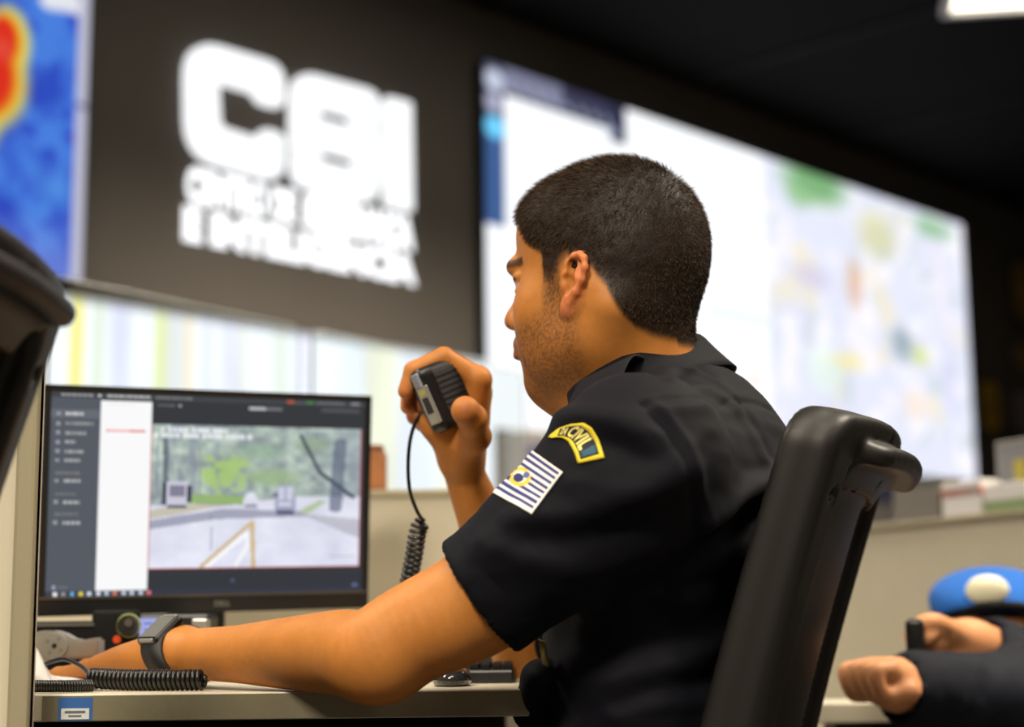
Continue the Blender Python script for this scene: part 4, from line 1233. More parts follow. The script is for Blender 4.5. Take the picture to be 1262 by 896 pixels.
kb('under_desk_dark_panel', ((DX0 + DX1) / 2, DY1 - .05, .44), (DX1 - DX0 - .14, .018, .54), m_blackm, 0, dk)  # black sheet added to stand in for the darkness under the desk
# label on the edge
sx0, sz0 = P(73, 875, 1.499), P(73, 848, 1.499)
st = empty('desk_sticker', (P(94, 862, 1.499)[0], DY0 - .0016, DESK_Z - .024), 'small blue and white inventory sticker on the desk edge', 'sticker')
swd = P(115, 862, 1.5)[0] - P(73, 862, 1.5)[0]
kb('sticker_base', (st.location.x, DY0 - .0017, DESK_Z - .0135), (swd, .0006, .021), mat('sticker_blue', rgb(52, 96, 158), rough=.4), 0, st)
kb('white_field', (st.location.x, DY0 - .0022, DESK_Z - .0178), (swd * .82, .0005, .0098), mat('sticker_white', rgb(206, 208, 204), rough=.4), 0, st)
for k, (w_, h_) in enumerate(((.6, .0022), (.38, .0016))):
    kb('print_line', (st.location.x, DY0 - .0026, DESK_Z - .0160 - k * .0036), (swd * w_, .0004, h_), mat('sticker_print', rgb(96, 100, 108), rough=.5), 0, st)

# partition end at the left
pl = empty('desk_partition', (-.8, 1.47, 0), 'beige desk partition panel standing at the lower left corner', 'partition')
PX1 = P(45, 720, 1.46)[0]; PY = P(45, 720, 1.46)[1]
kb('panel', ((PX1 - 1.6) / 2, PY + .0, .53), (PX1 + 1.6, .016, 1.06), m_beige, .002, pl)
kb('end_post', (PX1 - .0095, PY - .004, .53), (.019, .020, 1.066), mat('post_beige', rgb(150, 142, 116), rough=.45), .004, pl)
kb('lower_rail', ((PX1 - 1.64) / 2, PY - .012, .66), (PX1 + 1.55, .012, .09), m_beige, .003, pl)

# partition behind the monitor
pb2 = empty('desk_partition', (0, 2.38, 0), 'beige desk partition directly behind the computer monitor', 'partition')
q0 = P(447, 605, 2.36); q1 = P(640, 597, 2.36)
ptop = q0[2]
kb('panel', (-.365, q0[1], ptop / 2 - .005), (.97, .035, ptop - .01), m_beige, .002, pb2)
kb('cap_rail', (-.365, q0[1], ptop - .006), (.98, .042, .012), m_beige_dk, .002, pb2)
# brown box standing on it
bb = P(460, 603, 2.36); bx = empty('wooden_box', bb, 'small orange brown wooden box on the partition beside the monitor', 'box')
bwid = P(476, 575, 2.36)[0] - P(444, 575, 2.36)[0]; bh = P(460, 548, 2.36)[2] - ptop
kb('box_body', (bb[0], q0[1], ptop + bh * .42), (bwid, .036, bh * .84), mat('brown_wood', rgb(176, 112, 62), rough=.5, var=.2, scale=30), .003, bx)
kb('lid', (bb[0] - .002, q0[1], ptop + bh * .92), (bwid * .9, .034, bh * .16), mat('brown_wood_dark', rgb(140, 84, 46), rough=.5), .003, bx)

# ================================================================== monitor
mBL = P(45, 757, 1.90); mBR = P(452, 752, 2.085); mTL = P(37, 470, 1.905); mTR = P(438, 489, 2.10)
MX = mBR - mBL; MX[2] = 0; MWd = np.linalg.norm(MX); MX /= MWd
MZ = ((mTL - mBL) + (mTR - mBR)) / 2; MZ -= MX * (MZ @ MX); MH = np.linalg.norm(MZ); MZ /= MH
_rl = .020; MX, MZ = MX * math.cos(_rl) + MZ * math.sin(_rl), MZ * math.cos(_rl) - MX * math.sin(_rl)   # stands very slightly askew
MY = np.cross(MZ, MX)
mo = (mBL + mBR) / 2; mo[2] = (mBL[2] + mBR[2]) / 2
mon = empty('computer_monitor', (0, 0, 0), 'black computer monitor showing a road camera view on the near desk', 'monitor')
mon.matrix_world = frame(mo, MX, MY, MZ)
BZB = .0225 * MH / .27
box('case', (0, .022, MH / 2), (MWd, .036, MH), m_black, mon, .004)
bz = .0085
bm = bmesh.new()
for (c, s) in (((0, 0, MH - bz / 2), (MWd, .008, bz)), ((0, 0, BZB / 2), (MWd, .010, BZB)), ((-MWd / 2 + bz / 2, 0, MH / 2), (bz, .008, MH)), ((MWd / 2 - bz / 2, 0, MH / 2), (bz, .008, MH))): box_bm(bm, c, s, .001)
bmobj('bezel', bm, mat('bezel_black', rgb(30, 30, 30), rough=.3), mon)
box('bezel_trim', (0, -.0052, BZB - .0015), (MWd - .004, .002, .003), mat('bezel_trim', rgb(96, 92, 86), rough=.3, metal=.5), mon)
# maker's mark, as small raised letters
text_mesh('badge_lettering', 'DELL', MWd * .012, MWd * .058, BZB * .34, BZB * .62, m_steel, mon, .001, .0, -.0062)
cv = Canvas(330, 210, (56, 58, 64))
U = lambda px: (px - 0) 
cv.rect(0, 0, 1, .028, (70, 72, 76)); cv.rect(0, .028, 1, .9, (57, 59, 62)); cv.rect(0, .028, .146, 1, (88, 92, 100)); cv.rect(0, .085, .146, .125, (104, 108, 116))
for k, (y, u0, u1, b_) in enumerate([(.105, .045, .095, 235), (.155, .045, .125, 160), (.20, .045, .105, 180), (.245, .045, .075, 190), (.29, .045, .10, 185), (.335, .045, .09, 190), (.395, .02, .09, 130), (.435, .045, .095, 195), (.50, .02, .08, 130), (.54, .045, .092, 200), (.60, .02, .09, 125), (.64, .045, .10, 200)]):
    x = u0
    while x < u1:
        w_ = .006 + .009 * random.random(); cv.rect(x, y - .007, min(x + w_, u1), y + .007, (b_, b_, b_), .85); x += w_ + .0025
    if b_ > 150: cv.rect(.018, y - .009, .030, y + .009, (170, 172, 178), .8)
cv.rect(.02, .945, .028, .962, (170, 190, 220), .8); cv.rect(.034, .948, .065, .957, (110, 114, 122))
cv.rect(.148, .035, .302, .972, (250, 250, 251)); cv.rect(.165, .178, .285, .190, (226, 70, 66)); cv.rect(.172, .181, .235, .187, (245, 160, 156)); cv.rect(.165, .05, .25, .056, (232, 232, 234))
# title bar bits
for (u0, u1, v, b_) in [(.03, .115, .012, 190), (.165, .30, .012, 235), (.315, .42, .012, 150), (.32, .36, .05, 120)]:
    x = u0
    while x < u1: w_ = .006 + .012 * random.random(); cv.rect(x, v - .006, x + w_, v + .006, (b_, b_, b_), .85); x += w_ + .003
cv.rect(.138, .006, .146, .018, (235, 235, 235)); cv.rect(.385, .045, .393, .056, (180, 180, 180))
cv.rect(.61, .045, .665, .062, (196, 196, 198)); cv.rect(.665, .047, .72, .060, (120, 120, 124))
cv.rect(.735, .006, .758, .018, (222, 100, 60)); cv.rect(.80, .006, .822, .018, (80, 160, 80)); cv.rect(.83, .009, .93, .015, (120, 122, 126)); cv.rect(.76, .010, .80, .015, (110, 112, 116)); cv.rect(.95, .008, .98, .016, (160, 160, 164)); cv.rect(.85, .043, .98, .058, (84, 86, 90))
# road camera picture
a0, a1, b0, b1 = .306, .985, .148, .868
cv.rect(a0 - .003, b0 - .004, a1 + .003, b1 + .004, (190, 66, 52))
A_ = lambda x: a0 + (a1 - a0) * x
B_ = lambda y: b0 + (b1 - b0) * y
ins = (cv.u >= a0) & (cv.u <= a1) & (cv.v >= b0) & (cv.v <= b1)
un = (cv.u - a0) / (a1 - a0); vn = (cv.v - b0) / (b1 - b0)
g1 = fbm(np.stack([un * 9, vn * 8, un * 0 + 3], -1)); g2 = fbm(np.stack([un * 26, vn * 22, un * 0 + 8], -1), 3); g3 = fbm(np.stack([un * 40, vn * 5, un * 0 + 5], -1), 3)
fol = np.stack([150 + 90 * (g1 - .5) + 110 * (g2 - .5), 168 + 100 * (g1 - .5) + 120 * (g2 - .5), 156 + 70 * (g1 - .5) + 90 * (g2 - .5)], -1)
dk_ = np.clip(1.2 - un * 3.2, 0, .75) * np.clip((g3 - .42) * 6, 0, 1)
fol = fol * (1 - dk_[..., None]) + np.array((98, 108, 128)) * dk_[..., None]
rd = np.clip((un - .80) * 5, 0, 1) * .6; fol = fol * (1 - rd[..., None]) + np.array((122, 134, 152)) * rd[..., None]
fol = fol * .70 + np.array((214, 220, 226)) * .30
road_top = .565 - .07 * np.clip((un - .35) * 3, 0, 1)
isroad = vn > road_top
rn = np.stack([206 + 40 * (g1 - .5) + vn * 22, 206 + 40 * (g1 - .5) + vn * 24, 220 + 30 * (g1 - .5) + vn * 26], -1)
pic = np.where(isroad[..., None], rn, fol)
cv.c = np.where(ins[..., None], pic, cv.c)
def R(x0, y0, x1, y1, c, a=1.0): cv.rect(A_(x0), B_(y0), A_(x1), B_(y1), c, a)
rt_ = np.sqrt(((un - .34) / .10) ** 2 + ((vn - .32) / .15) ** 2); cv.mix(np.clip((1.05 - rt_ + (g2 - .5) * 2.2) * 2, 0, 1) * ins * .85, (168, 200, 116))
cv.blob(A_(.50), B_(.18), .10, .06, (150, 180, 150), .6, 1.6); cv.blob(A_(.56), B_(.36), .12, .06, (150, 178, 128), .7, 1.6); cv.blob(A_(.76), B_(.12), .08, .05, (150, 174, 138), .6, 1.6)
cv.poly([(A_(.16), B_(.48)), (A_(.48), B_(.50)), (A_(.44), B_(.56)), (A_(.14), B_(.545))], (150, 182, 110), .9)
cv.poly([(A_(.0), B_(.60)), (A_(.14), B_(.55)), (A_(.34), B_(.565)), (A_(.0), B_(.66))], (196, 190, 170), .9)
cv.poly([(A_(.0), B_(.67)), (A_(.34), B_(.585)), (A_(.70), B_(.60)), (A_(.75), B_(.64)), (A_(.3), B_(.66)), (A_(0), B_(.73))], (150, 152, 172), .8)
cv.poly([(A_(.70), B_(.62)), (A_(1.0), B_(.66)), (A_(1.0), B_(.80))], (172, 170, 180), .6)
cv.poly([(A_(.70), B_(.60)), (A_(.80), B_(.52)), (A_(.84), B_(.53)), (A_(.74), B_(.625))], (170, 192, 140), .8)
cv.line(A_(.70), B_(.05), A_(.80), B_(.32), .006, (70, 76, 92)); cv.line(A_(.80), B_(.32), A_(.97), B_(.50), .008, (66, 72, 92)); cv.line(A_(.90), B_(.10), A_(.88), B_(.58), .022, (84, 92, 116), 1, .6); cv.line(A_(.06), B_(.1), A_(.07), B_(.55), .008, (70, 74, 96), 1, .6); cv.line(A_(.22), B_(.15), A_(.225), B_(.5), .003, (150, 160, 150))
R(.055, .40, .075, .56, (60, 62, 84)); R(.07, .395, .17, .57, (204, 202, 216)); R(.085, .42, .155, .50, (132, 130, 150)); R(.075, .565, .165, .585, (78, 78, 96)); R(.165, .42, .185, .54, (70, 72, 90))
cv.blob(A_(.465), B_(.515), .024, .042, (226, 228, 240), 1, 3); R(.428, .515, .505, .57, (218, 220, 236)); R(.44, .555, .495, .575, (128, 130, 150))
cv.blob(A_(.63), B_(.485), .036, .06, (172, 174, 200), 1, 3); R(.58, .48, .682, .60, (168, 170, 196)); R(.59, .595, .675, .63, (92, 94, 120)); R(.60, .43, .625, .52, (206, 208, 226)); R(.64, .43, .665, .52, (206, 208, 226)); R(.57, .47, .60, .50, (120, 124, 150)); R(.60, .54, .66, .56, (220, 222, 236))
cv.line(A_(.24), B_(.99), A_(.475), B_(.68), .0065, (206, 180, 128), 1); cv.line(A_(.475), B_(.68), A_(.485), B_(.99), .0070, (210, 184, 132)); cv.line(A_(.45), B_(.76), A_(.455), B_(.85), .006, (246, 246, 250)); cv.line(A_(.27), B_(.99), A_(.45), B_(.76), .008, (250, 250, 252)); cv.line(A_(.455), B_(.85), A_(.40), B_(.99), .006, (250, 250, 252))
cv.line(A_(.28), B_(.63), A_(.285), B_(.88), .0012, (130, 132, 150))
for y, n_ in ((.035, 12), (.075, 18)):
    x = .01 if y > .05 else .04
    for k in range(n_):
        w_ = .014 + .010 * random.random(); R(x, y - .016, x + w_, y + .016, (238, 240, 244), .9); x += w_ + (.004 if k % 4 else .014)
R(.86, .925, .985, .935, (150, 150, 165), .7)
cv.blob(.57, .935, .008, .010, (96, 104, 130), 1, 2); cv.blob(.975, .972, .012, .012, (130, 140, 190), 1, 2)
cv.rect(0, .973, 1, 1, (66, 68, 78)); cv.rect(.30, .973, 1, 1, (58, 60, 72))
for k, c in enumerate([(240, 240, 240), (150, 150, 150), (110, 190, 236), (232, 214, 90), (210, 224, 240), (220, 226, 240), (190, 205, 225), (220, 130, 110), (200, 210, 225), (205, 215, 225), (200, 215, 230), (236, 120, 130)]):
    cv.rect(.022 + k * .0255, .979, .034 + k * .0255, .996, c)
sw = MWd / 2 - bz
cv.mesh('display_face', (-sw, -.0022, MH - bz), (sw, -.0022, MH - bz), (sw, -.0022, BZB), (-sw, -.0022, BZB), emat('monitor_content', (1, 1, 1, 1), 1.0, attr='Col'), mon)
# stand
mz_floor = DESK_Z - mo[2]
bm = bmesh.new(); box_bm(bm, (0, .06, .02), (.07, .03, .16), .005); bmobj('stand_neck', bm, m_black, mon)
sb = empty('tmp', (0, 0, 0)); bpy.data.objects.remove(sb)
o = box('stand_base', (mo[0] + MY[0] * .05, mo[1] + MY[1] * .05, DESK_Z + .008), (.22, .17, .015), m_black, None, .005); keep(o, mon)
o = box('stand_column', (mo[0] + MY[0] * .06, mo[1] + MY[1] * .06, (DESK_Z + mo[2]) / 2 + .01), (.05, .03, mo[2] - DESK_Z + .02), m_black, None, .004); keep(o, mon)
# ================================================================== fist microphone and its cord
mc = P(546, 487, 1.722)
m_mic = mat('mic_black', rgb(15, 15, 16), rough=.40); m_micd = mat('mic_face', rgb(14, 14, 15), rough=.6, bump=(500, .4, 'n'))
mx = P(578, 470, 1.722) - P(520, 495, 1.722); mx /= np.linalg.norm(mx)        # across, to the right
vz = CAM - mc; vz /= np.linalg.norm(vz)
mzv = vz + mx * .75; mzv -= mx * (mzv @ mx) * .0; mzv /= np.linalg.norm(mzv)
my = np.cross(mzv, mx); my /= np.linalg.norm(my); mx = np.cross(my, mzv)
MR = np.stack([mx, my, mzv], 1)                                               # columns: across, up, face normal
mic = empty('handheld_microphone', mc, 'black radio fist microphone with a silver label held in the raised hand', 'microphone')
def mic_sdf(p):
    q = (p - mc) @ MR; x, y, z = q.T
    w_ = .0255 + .10 * np.clip(y, -.03, .04) * .5
    qx = np.abs(x) - w_; qy = np.abs(y) - .036; qz = np.abs(z + .002) - .0165 + .25 * np.clip(np.abs(x) - .012, 0, 1)
    d3 = np.stack([qx, qy, qz], 1) + .009
    return np.linalg.norm(np.maximum(d3, 0), axis=1) + np.minimum(d3.max(1), 0) - .009
S_ = Sdf(); S_.add(mic_sdf, mc, .07)
v, q = isosurf(S_, mc - .075, mc + .075, .002)
keep(npmesh('housing', smooth_np(v, q, 1), q, m_mic, None, True), mic)
mb = lambda x, y, z: mc + MR @ np.array([x, y, z])
def obox(name, c, s, m, par, bev=0.0, Rm=None, o=None):
    Rm = MR if Rm is None else Rm; o = mc if o is None else o
    mt = frame(o + Rm @ np.array(c), Rm[:, 0], Rm[:, 1], Rm[:, 2])
    return keep(box(name, (0, 0, 0), s, m, None, bev, mt), par)
obox('speaker_face', (.004, .002, .0145), (.033, .050, .003), m_micd, mic, .0012)
for k in range(7): obox('grille_rib', (.004, -.017 + k * .0062, .0164), (.030, .0014, .001), m_mic, mic)
obox('side_plate', (-.0262, -.004, .006), (.003, .042, .019), m_steel, mic, .001)
obox('plate_mark', (-.0280, -.004, .006), (.001, .018, .010), m_black, mic, .0003); obox('plate_mark', (-.0280, .010, .006), (.001, .005, .009), mat('mark_yellow', rgb(190, 180, 70), rough=.5), mic, .0003)
obox('talk_button', (-.0255, .024, .002), (.005, .016, .012), mat('button_grey', rgb(140, 146, 160), rough=.4), mic, .0015)
# cord: plain lead then coil
def coil(path, R, turns, r, n=14):
    p = catmull(path, 24); s = np.concatenate([[0], np.cumsum(np.linalg.norm(np.diff(p, axis=0), axis=1))]); s /= s[-1]
    N = int(turns * n); u = np.linspace(0, 1, N)
    c = np.stack([np.interp(u, s, p[:, k]) for k in range(3)], 1)
    T = np.gradient(c, axis=0); T /= np.linalg.norm(T, axis=1)[:, None]
    up = np.array([.3, .2, .93]); A = np.cross(T, up); A /= np.linalg.norm(A, axis=1)[:, None]; B = np.cross(T, A)
    ph = u * turns * 2 * np.pi
    taper = np.clip(np.minimum(u, 1 - u) * 40, 0.15, 1)[:, None]
    return c + R * taper * (np.cos(ph)[:, None] * A + np.sin(ph)[:, None] * B)
m_cord = mat('cord_black', rgb(18, 18, 18), rough=.32, spec=.6)
cord = empty('microphone_cord', P(507, 700, 1.74), 'black coiled microphone cord hanging from the raised hand', 'cord')
lead = catmull([P(524, 508, 1.735), P(514, 517, 1.735), P(506, 540, 1.735), P(503, 572, 1.735), P(505, 604, 1.735), P(513, 628, 1.735), P(521, 642, 1.735)], 10)
V, Q = tube_np(lead, .0021, 8); keep(npmesh('lead', V, Q, m_cord, None, True), cord)
cpath = [P(521, 640, 1.735), P(515, 655, 1.735), P(511, 680, 1.738), P(506, 706, 1.742), P(498, 745, 1.75), P(492, 800, 1.76), P(489, 836, 1.77)]
cc = coil(cpath, .0078, 30, .002); V, Q = tube_np(cc, .0024, 6); keep(npmesh('coil', V, Q, m_cord, None, True), cord)
# coil lying on the desk by the wrist
cd2 = empty('coiled_cord', P(180, 832, 1.53), 'thick black coiled cord lying on the desk below the wristwatch', 'cord')
zt = DESK_Z
def onz(px, py, z): return RZ(px, py, z)
def atd(px, d, z):
    """point above desk at column px, depth d, height z"""
    q = P(px, 838, d); q[2] = z; return q
c1 = [atd(110, 1.585, zt + .0125), atd(150, 1.570, zt + .0108), atd(200, 1.555, zt + .0105), atd(253, 1.545, zt + .0105)]
V, Q = tube_np(coil(c1, .0082, 26, .002), .0022, 6); keep(npmesh('coil', V, Q, m_cord, None, True), cd2)
V, Q = tube_np(catmull([atd(112, 1.585, zt + .014), atd(98, 1.61, zt + .024), atd(78, 1.63, zt + .030), atd(60, 1.64, zt + .027), atd(52, 1.65, zt + .024)], 8), .0022, 8); keep(npmesh('lead', V, Q, m_cord, None, True), cd2)
cd3 = empty('coiled_cord', P(78, 838, 1.53), 'thin black coiled cord on the desk edge beside the white paper', 'cord')
V, Q = tube_np(coil([atd(40, 1.530, zt + .0068), atd(80, 1.532, zt + .0064), atd(116, 1.545, zt + .0062)], .0046, 24, .002), .0015, 6); keep(npmesh('coil', V, Q, m_cord, None, True), cd3)

# ================================================================== things on the near desk
# curled white paper
pp_ = empty('paper_sheet', atd(66, 1.62, zt), 'curled white sheet of paper at the left end of the desk', 'paper')
prof = [(-.020, .044), (-.010, .041), (-.004, .032), (.002, .020), (.009, .013), (.020, .011), (.034, .010), (.048, .006), (.055, .001)]
pc = catmull([(a, 0, b) for a, b in prof], 5)
rows = [np.stack([atd(56, 1.60 + dy, zt) + np.array([x + .004 * math.sin(dy * 60), 0, z * (.25 + .75 * min(dy / .06, 1)) + .0005]) for x, _, z in pc]) for dy in np.linspace(0, .10, 8)]
o = loft('sheet', rows, mat('paper_white', rgb(232, 228, 226), rough=.7), None); md = o.modifiers.new('t', 'SOLIDIFY'); md.thickness = .0012; keep(o, pp_)
# silver bracket with a hub
br = empty('silver_bracket', atd(80, 1.76, zt), 'silver grey plastic bracket with a round screw hub lying on the desk', 'bracket')
bd = 1.76; BRp = [(38, 780), (52, 777), (66, 777), (78, 781), (88, 787), (100, 789), (111, 787), (121, 785), (121, 812), (96, 812), (70, 814), (38, 818)]
def prism(name, pxs, d, thick, m, par, bev=.002, n=None):
    bm = bmesh.new(); f = [bm.verts.new(Vector(P(x, y, d))) for x, y in pxs]; fc = bm.faces.new(f)
    r = bmesh.ops.extrude_face_region(bm, geom=[fc]); 
    for g in r['geom']:
        if isinstance(g, bmesh.types.BMVert): g.co += Vector((0, thick, 0))
    bmesh.ops.recalc_face_normals(bm, faces=bm.faces)
    if bev: bmesh.ops.bevel(bm, geom=[e for e in bm.edges if len(e.link_faces) == 2 and e.calc_face_angle(0) > .6], offset=bev, segments=2, affect='EDGES')
    bmesh.ops.triangulate(bm, faces=[x for x in bm.faces if len(x.verts) > 4], ngon_method='EAR_CLIP')
    return keep(bmobj(name, bm, m, None, True), par)
m_silv = mat('silver_paint', rgb(172, 172, 168), rough=.35, metal=.35)
prism('bracket_body', BRp, bd, .03, m_silv, br, .003)
hub = P(67, 796, bd - .004); bm = bmesh.new(); cyl_bm(bm, hub, hub + np.array([0, .012, 0]), .0135, .0155, 28); hb = keep(bmobj('hub', bm, m_silv, None, True), br)
for k in range(4):
    a = math.radians(45 + 90 * k + 12); c_ = hub + np.array([math.cos(a) * .0088, -.0004, math.sin(a) * .0088]); bm = bmesh.new(); cyl_bm(bm, c_, c_ + np.array([0, .002, 0]), .0024, .0024, 10); keep(bmobj('vent', bm, m_grey, None), hb)
bm = bmesh.new(); cyl_bm(bm, hub + np.array([0, -.001, 0]), hub + np.array([0, .003, 0]), .0026, None, 12); keep(bmobj('screw', bm, m_black, None), hb)
# black dock under the monitor
dkx = empty('black_dock', atd(85, 1.83, zt), 'flat black dock box on the desk under the monitor, left of the radio', 'dock')
q0, q1 = P(30, 766, 1.83), P(122, 784, 1.83)
kb('dock_body', ((q0[0] + q1[0]) / 2, q0[1] + .05, (q0[2] + zt) / 2), (q1[0] - q0[0], .10, q0[2] - zt), m_blackm, .004, dkx)
kb('top_strip', ((q0[0] + q1[0]) / 2, q0[1] - .001, q0[2] - .004), (q1[0] - q0[0] - .01, .003, .004), mat('dock_grey', rgb(84, 82, 78), rough=.4), 0, dkx)
# two-way radio
ra = empty('two_way_radio', atd(185, 1.80, zt), 'black desktop two-way radio with a lit display and a round knob behind the hand', 'radio')
rd_ = 1.85
r0, r1 = P(118, 752, rd_), P(258, 764, rd_)
rw = r1[0] - r0[0]; rz1 = P(185, 757, rd_)[2]; RYf = r0[1]
kb('radio_body', ((r0[0] + r1[0]) / 2, RYf + .032, (rz1 + zt) / 2), (rw, .055, rz1 - zt), m_black, .004, ra)
kx1 = P(172, 760, rd_)[0]; kz1 = P(140, 752, rd_)[2]
kb('control_head', ((r0[0] + kx1) / 2, RYf - .004, (kz1 + zt) / 2), (kx1 - r0[0], .03, kz1 - zt), m_blackm, .004, ra)
kc = P(158, 771, rd_ - .024); bm = bmesh.new(); cyl_bm(bm, kc + np.array([0, -.010, 0]), kc + np.array([0, .012, 0]), .0105, .0120, 28); kn2 = keep(bmobj('volume_knob', bm, m_black, None, True), ra)
V, Q = tube_np([kc + np.array([math.cos(a) * .0126, .002, math.sin(a) * .0126]) for a in np.linspace(0, 2 * math.pi, 33)], .0011, 6); keep(npmesh('knob_ring', V, Q, mat('ring_green', rgb(150, 160, 90), rough=.4), None, True), kn2)
bm = bmesh.new(); cyl_bm(bm, kc + np.array([.003, -.0125, .003]), kc + np.array([.003, -.009, .003]), .0045, None, 16); keep(bmobj('knob_cap', bm, mat('cap_grey', rgb(96, 92, 84), rough=.35, metal=.4), None), kn2)
bm = bmesh.new(); ob_ = P(145, 788, rd_ - .022); cyl_bm(bm, ob_ + np.array([0, -.004, 0]), ob_ + np.array([0, .01, 0]), .0045, None, 16); keep(bmobj('emergency_button', bm, mat('button_orange', rgb(222, 78, 32), rough=.4), None), ra)
kb('small_key', P(155, 793, rd_ - .0215), (.007, .003, .0025), m_grey, 0, ra)
l0, l1 = P(171, 762, rd_ - .006), P(201, 796, rd_ - .006)
kb('lcd_display', ((l0[0] + l1[0]) / 2, RYf + .003, (l0[2] + l1[2]) / 2), (l1[0] - l0[0], .004, l0[2] - l1[2]), emat('lcd_blue', rgb(176, 184, 244), .85), 0, ra)
for k in range(3):
    w0 = (l1[0] - l0[0]) * (.35 + .2 * (k % 2)); kb('lcd_row', (l0[0] + .005 + w0 / 2, RYf + .0006, l0[2] - .006 - k * .007), (w0, .001, .002), emat('lcd_dark', rgb(120, 130, 210), .8), 0, ra)
for k, x_ in enumerate((209, 217)): kb('key', P(x_, 766, rd_ - .002), (.004, .004, .006), m_steel, .0006, ra)
e0 = P(240, 766, rd_ - .004); kb('end_cap', (P(249, 772, rd_)[0], RYf - .002, e0[2] - .003), (.018, .02, .012), m_steel, .002, ra)
kb('end_ridge', (P(240, 780, rd_)[0], RYf - .002, e0[2] - .017), (.036, .02, .012), mat('ridge_grey', rgb(74, 72, 66), rough=.4), .003, ra)

# black telephone and mouse seen under the arm
ph = empty('desk_phone', atd(600, 2.05, zt), 'dark desk telephone on the desk behind the officer\'s elbow', 'telephone')
p0 = atd(556, 2.02, zt); p1 = atd(648, 2.02, zt)
kb('phone_base', ((p0[0] + p1[0]) / 2, p0[1] + .09, zt + .016), (p1[0] - p0[0], .18, .032), m_black, .005, ph)
kb('key_panel', ((p0[0] + p1[0]) / 2 + .008, p0[1] + .10, zt + .037), (p1[0] - p0[0] - .03, .14, .012), mat('phone_grey', rgb(120, 116, 108), rough=.4), .003, ph)
for k in range(3): kb('key_row', ((p0[0] + p1[0]) / 2 + .012, p0[1] + .045 + k * .04, zt + .047), (.055, .02, .012), m_black, .002, ph)
mo_ = empty('computer_mouse', atd(557, 1.60, zt), 'glossy black computer mouse on the desk under the raised arm', 'mouse')
S_ = Sdf(); mcn = atd(557, 1.60, zt + .006); S_.ell(mcn, (.020, .040, .014), None); S_.plane(mcn + np.array([0, 0, -.0055]), -ZU)
v, q = isosurf(S_, mcn - .06, mcn + .06, .004); keep(npmesh('shell', smooth_np(v, q, 2), q, mat('gloss_black', rgb(40, 40, 40), rough=.12, coat=.5), None, True), mo_)
bm = bmesh.new(); wc = mcn + np.array([0, -.024, .0100]); cyl_bm(bm, wc + np.array([-.003, 0, 0]), wc + np.array([.003, 0, 0]), .0035, None, 14); keep(bmobj('scroll_wheel', bm, m_grey, None, True), mo_)

kbd = empty('keyboard', atd(596, 1.70, zt), 'black computer keyboard on the desk beside the glossy mouse', 'keyboard')
k0, k1 = atd(576, 1.66, zt), atd(634, 1.66, zt)
kb('keyboard_base', ((k0[0] + k1[0]) / 2, k0[1] + .08, zt + .007), (k1[0] - k0[0], .16, .014), m_black, .003, kbd)
bm = bmesh.new()
for i in range(4):
    for j in range(8): box_bm(bm, (k0[0] + (k1[0] - k0[0]) * (i + .6) / 4.2, k0[1] + .012 + j * .0185, zt + .0165), (.010, .0155, .006), .001, None, 1)
o = bmobj('keys', bm, m_blackm); o['kind'] = 'stuff'; keep(o, kbd)

# ---------------------------------------------------------------- wristwatch on the left wrist
wt = empty('wristwatch', P(205, 805, 1.62), 'black digital wristwatch on the left wrist resting on the desk', 'watch')
wc_ = LWR - fwd * .002
WY = np.cross(fwd, LWx); WY = WY if WY[2] > 0 else -WY
th_ = np.linspace(0, 2 * np.pi, 49)[:-1]
tiltw = .012
rows = []
for du, rr_ in ((-.0160, .000), (-.0160, .0035), (.0160, .0035), (.0160, .000)):
    rows.append(np.stack([wc_ + fwd * (du + .012 * math.sin(t)) + LWx * (math.cos(t) * (.0335 + rr_)) + WY * (math.sin(t) * (.0262 + rr_)) for t in th_]))
keep(loft('strap', rows, mat('strap_black', rgb(19, 19, 20), rough=.6), None, True, True), wt)
face_n = -.62 * LWx + .75 * WY; face_n /= np.linalg.norm(face_n)
WXd = fwd; WYd = np.cross(face_n, WXd); WYd /= np.linalg.norm(WYd)
fc_ = wc_ + fwd * .010 - LWx * .016 + WY * .0195
WR3 = np.stack([WXd, WYd, face_n], 1)
def wbox(name, c, s, m, bev): return keep(box(name, (0, 0, 0), s, m, None, bev, frame(fc_ + WR3 @ np.array(c), WXd, WYd, face_n)), wt)
wbox('watch_case', (0, 0, .004), (.034, .040, .012), mat('watch_black', rgb(16, 16, 17), rough=.25, coat=.4), .004)
wbox('watch_glass', (0, 0, .0102), (.026, .031, .0012), mat('watch_lcd', rgb(112, 112, 98), rough=.15, spec=.6), .0005)
for s in (1, -1): wbox('lug', (0, .0185 * s, .008), (.022, .003, .004), m_steel, .001)
wbox('side_button', (.018, .008, .004), (.003, .006, .004), m_steel, .001)

# ================================================================== right side: partition, clutter, second desk, the officer in a blue beret
pr = empty('desk_partition', (0, 0, 0), 'beige desk partition at the right behind the officer in the blue beret', 'partition')
ra_ = P(1105, 644, 3.2); rzt = ra_[2]; rb_ = RZ(1262, 628, rzt); rdv = rb_ - ra_; rdv /= np.linalg.norm(rdv); rnv = np.array([rdv[1], -rdv[0], 0]); rnv = rnv if rnv[1] < 0 else -rnv
RM = frame((ra_[0], ra_[1], 0), rdv, -rnv, ZU); pr.matrix_world = RM
box('panel', (-.015, .02, rzt / 2 - .004), (.87, .035, rzt - .008), m_beige, pr, .002)
box('cap_rail', (-.015, .02, rzt - .005), (.88, .06, .010), m_beige_dk, pr, .002)
def rloc(px, py): # position along the partition for a pixel on its top plane
    return float((RZ(px, py, rzt) - ra_) @ rdv)
def rheight(px, py, py2):
    """height for something standing at px between py (foot) and py2 (top)"""
    q = RZ(px, py, rzt); d = np.linalg.norm(q - CAM); return d * (py - py2) / FPX * .985
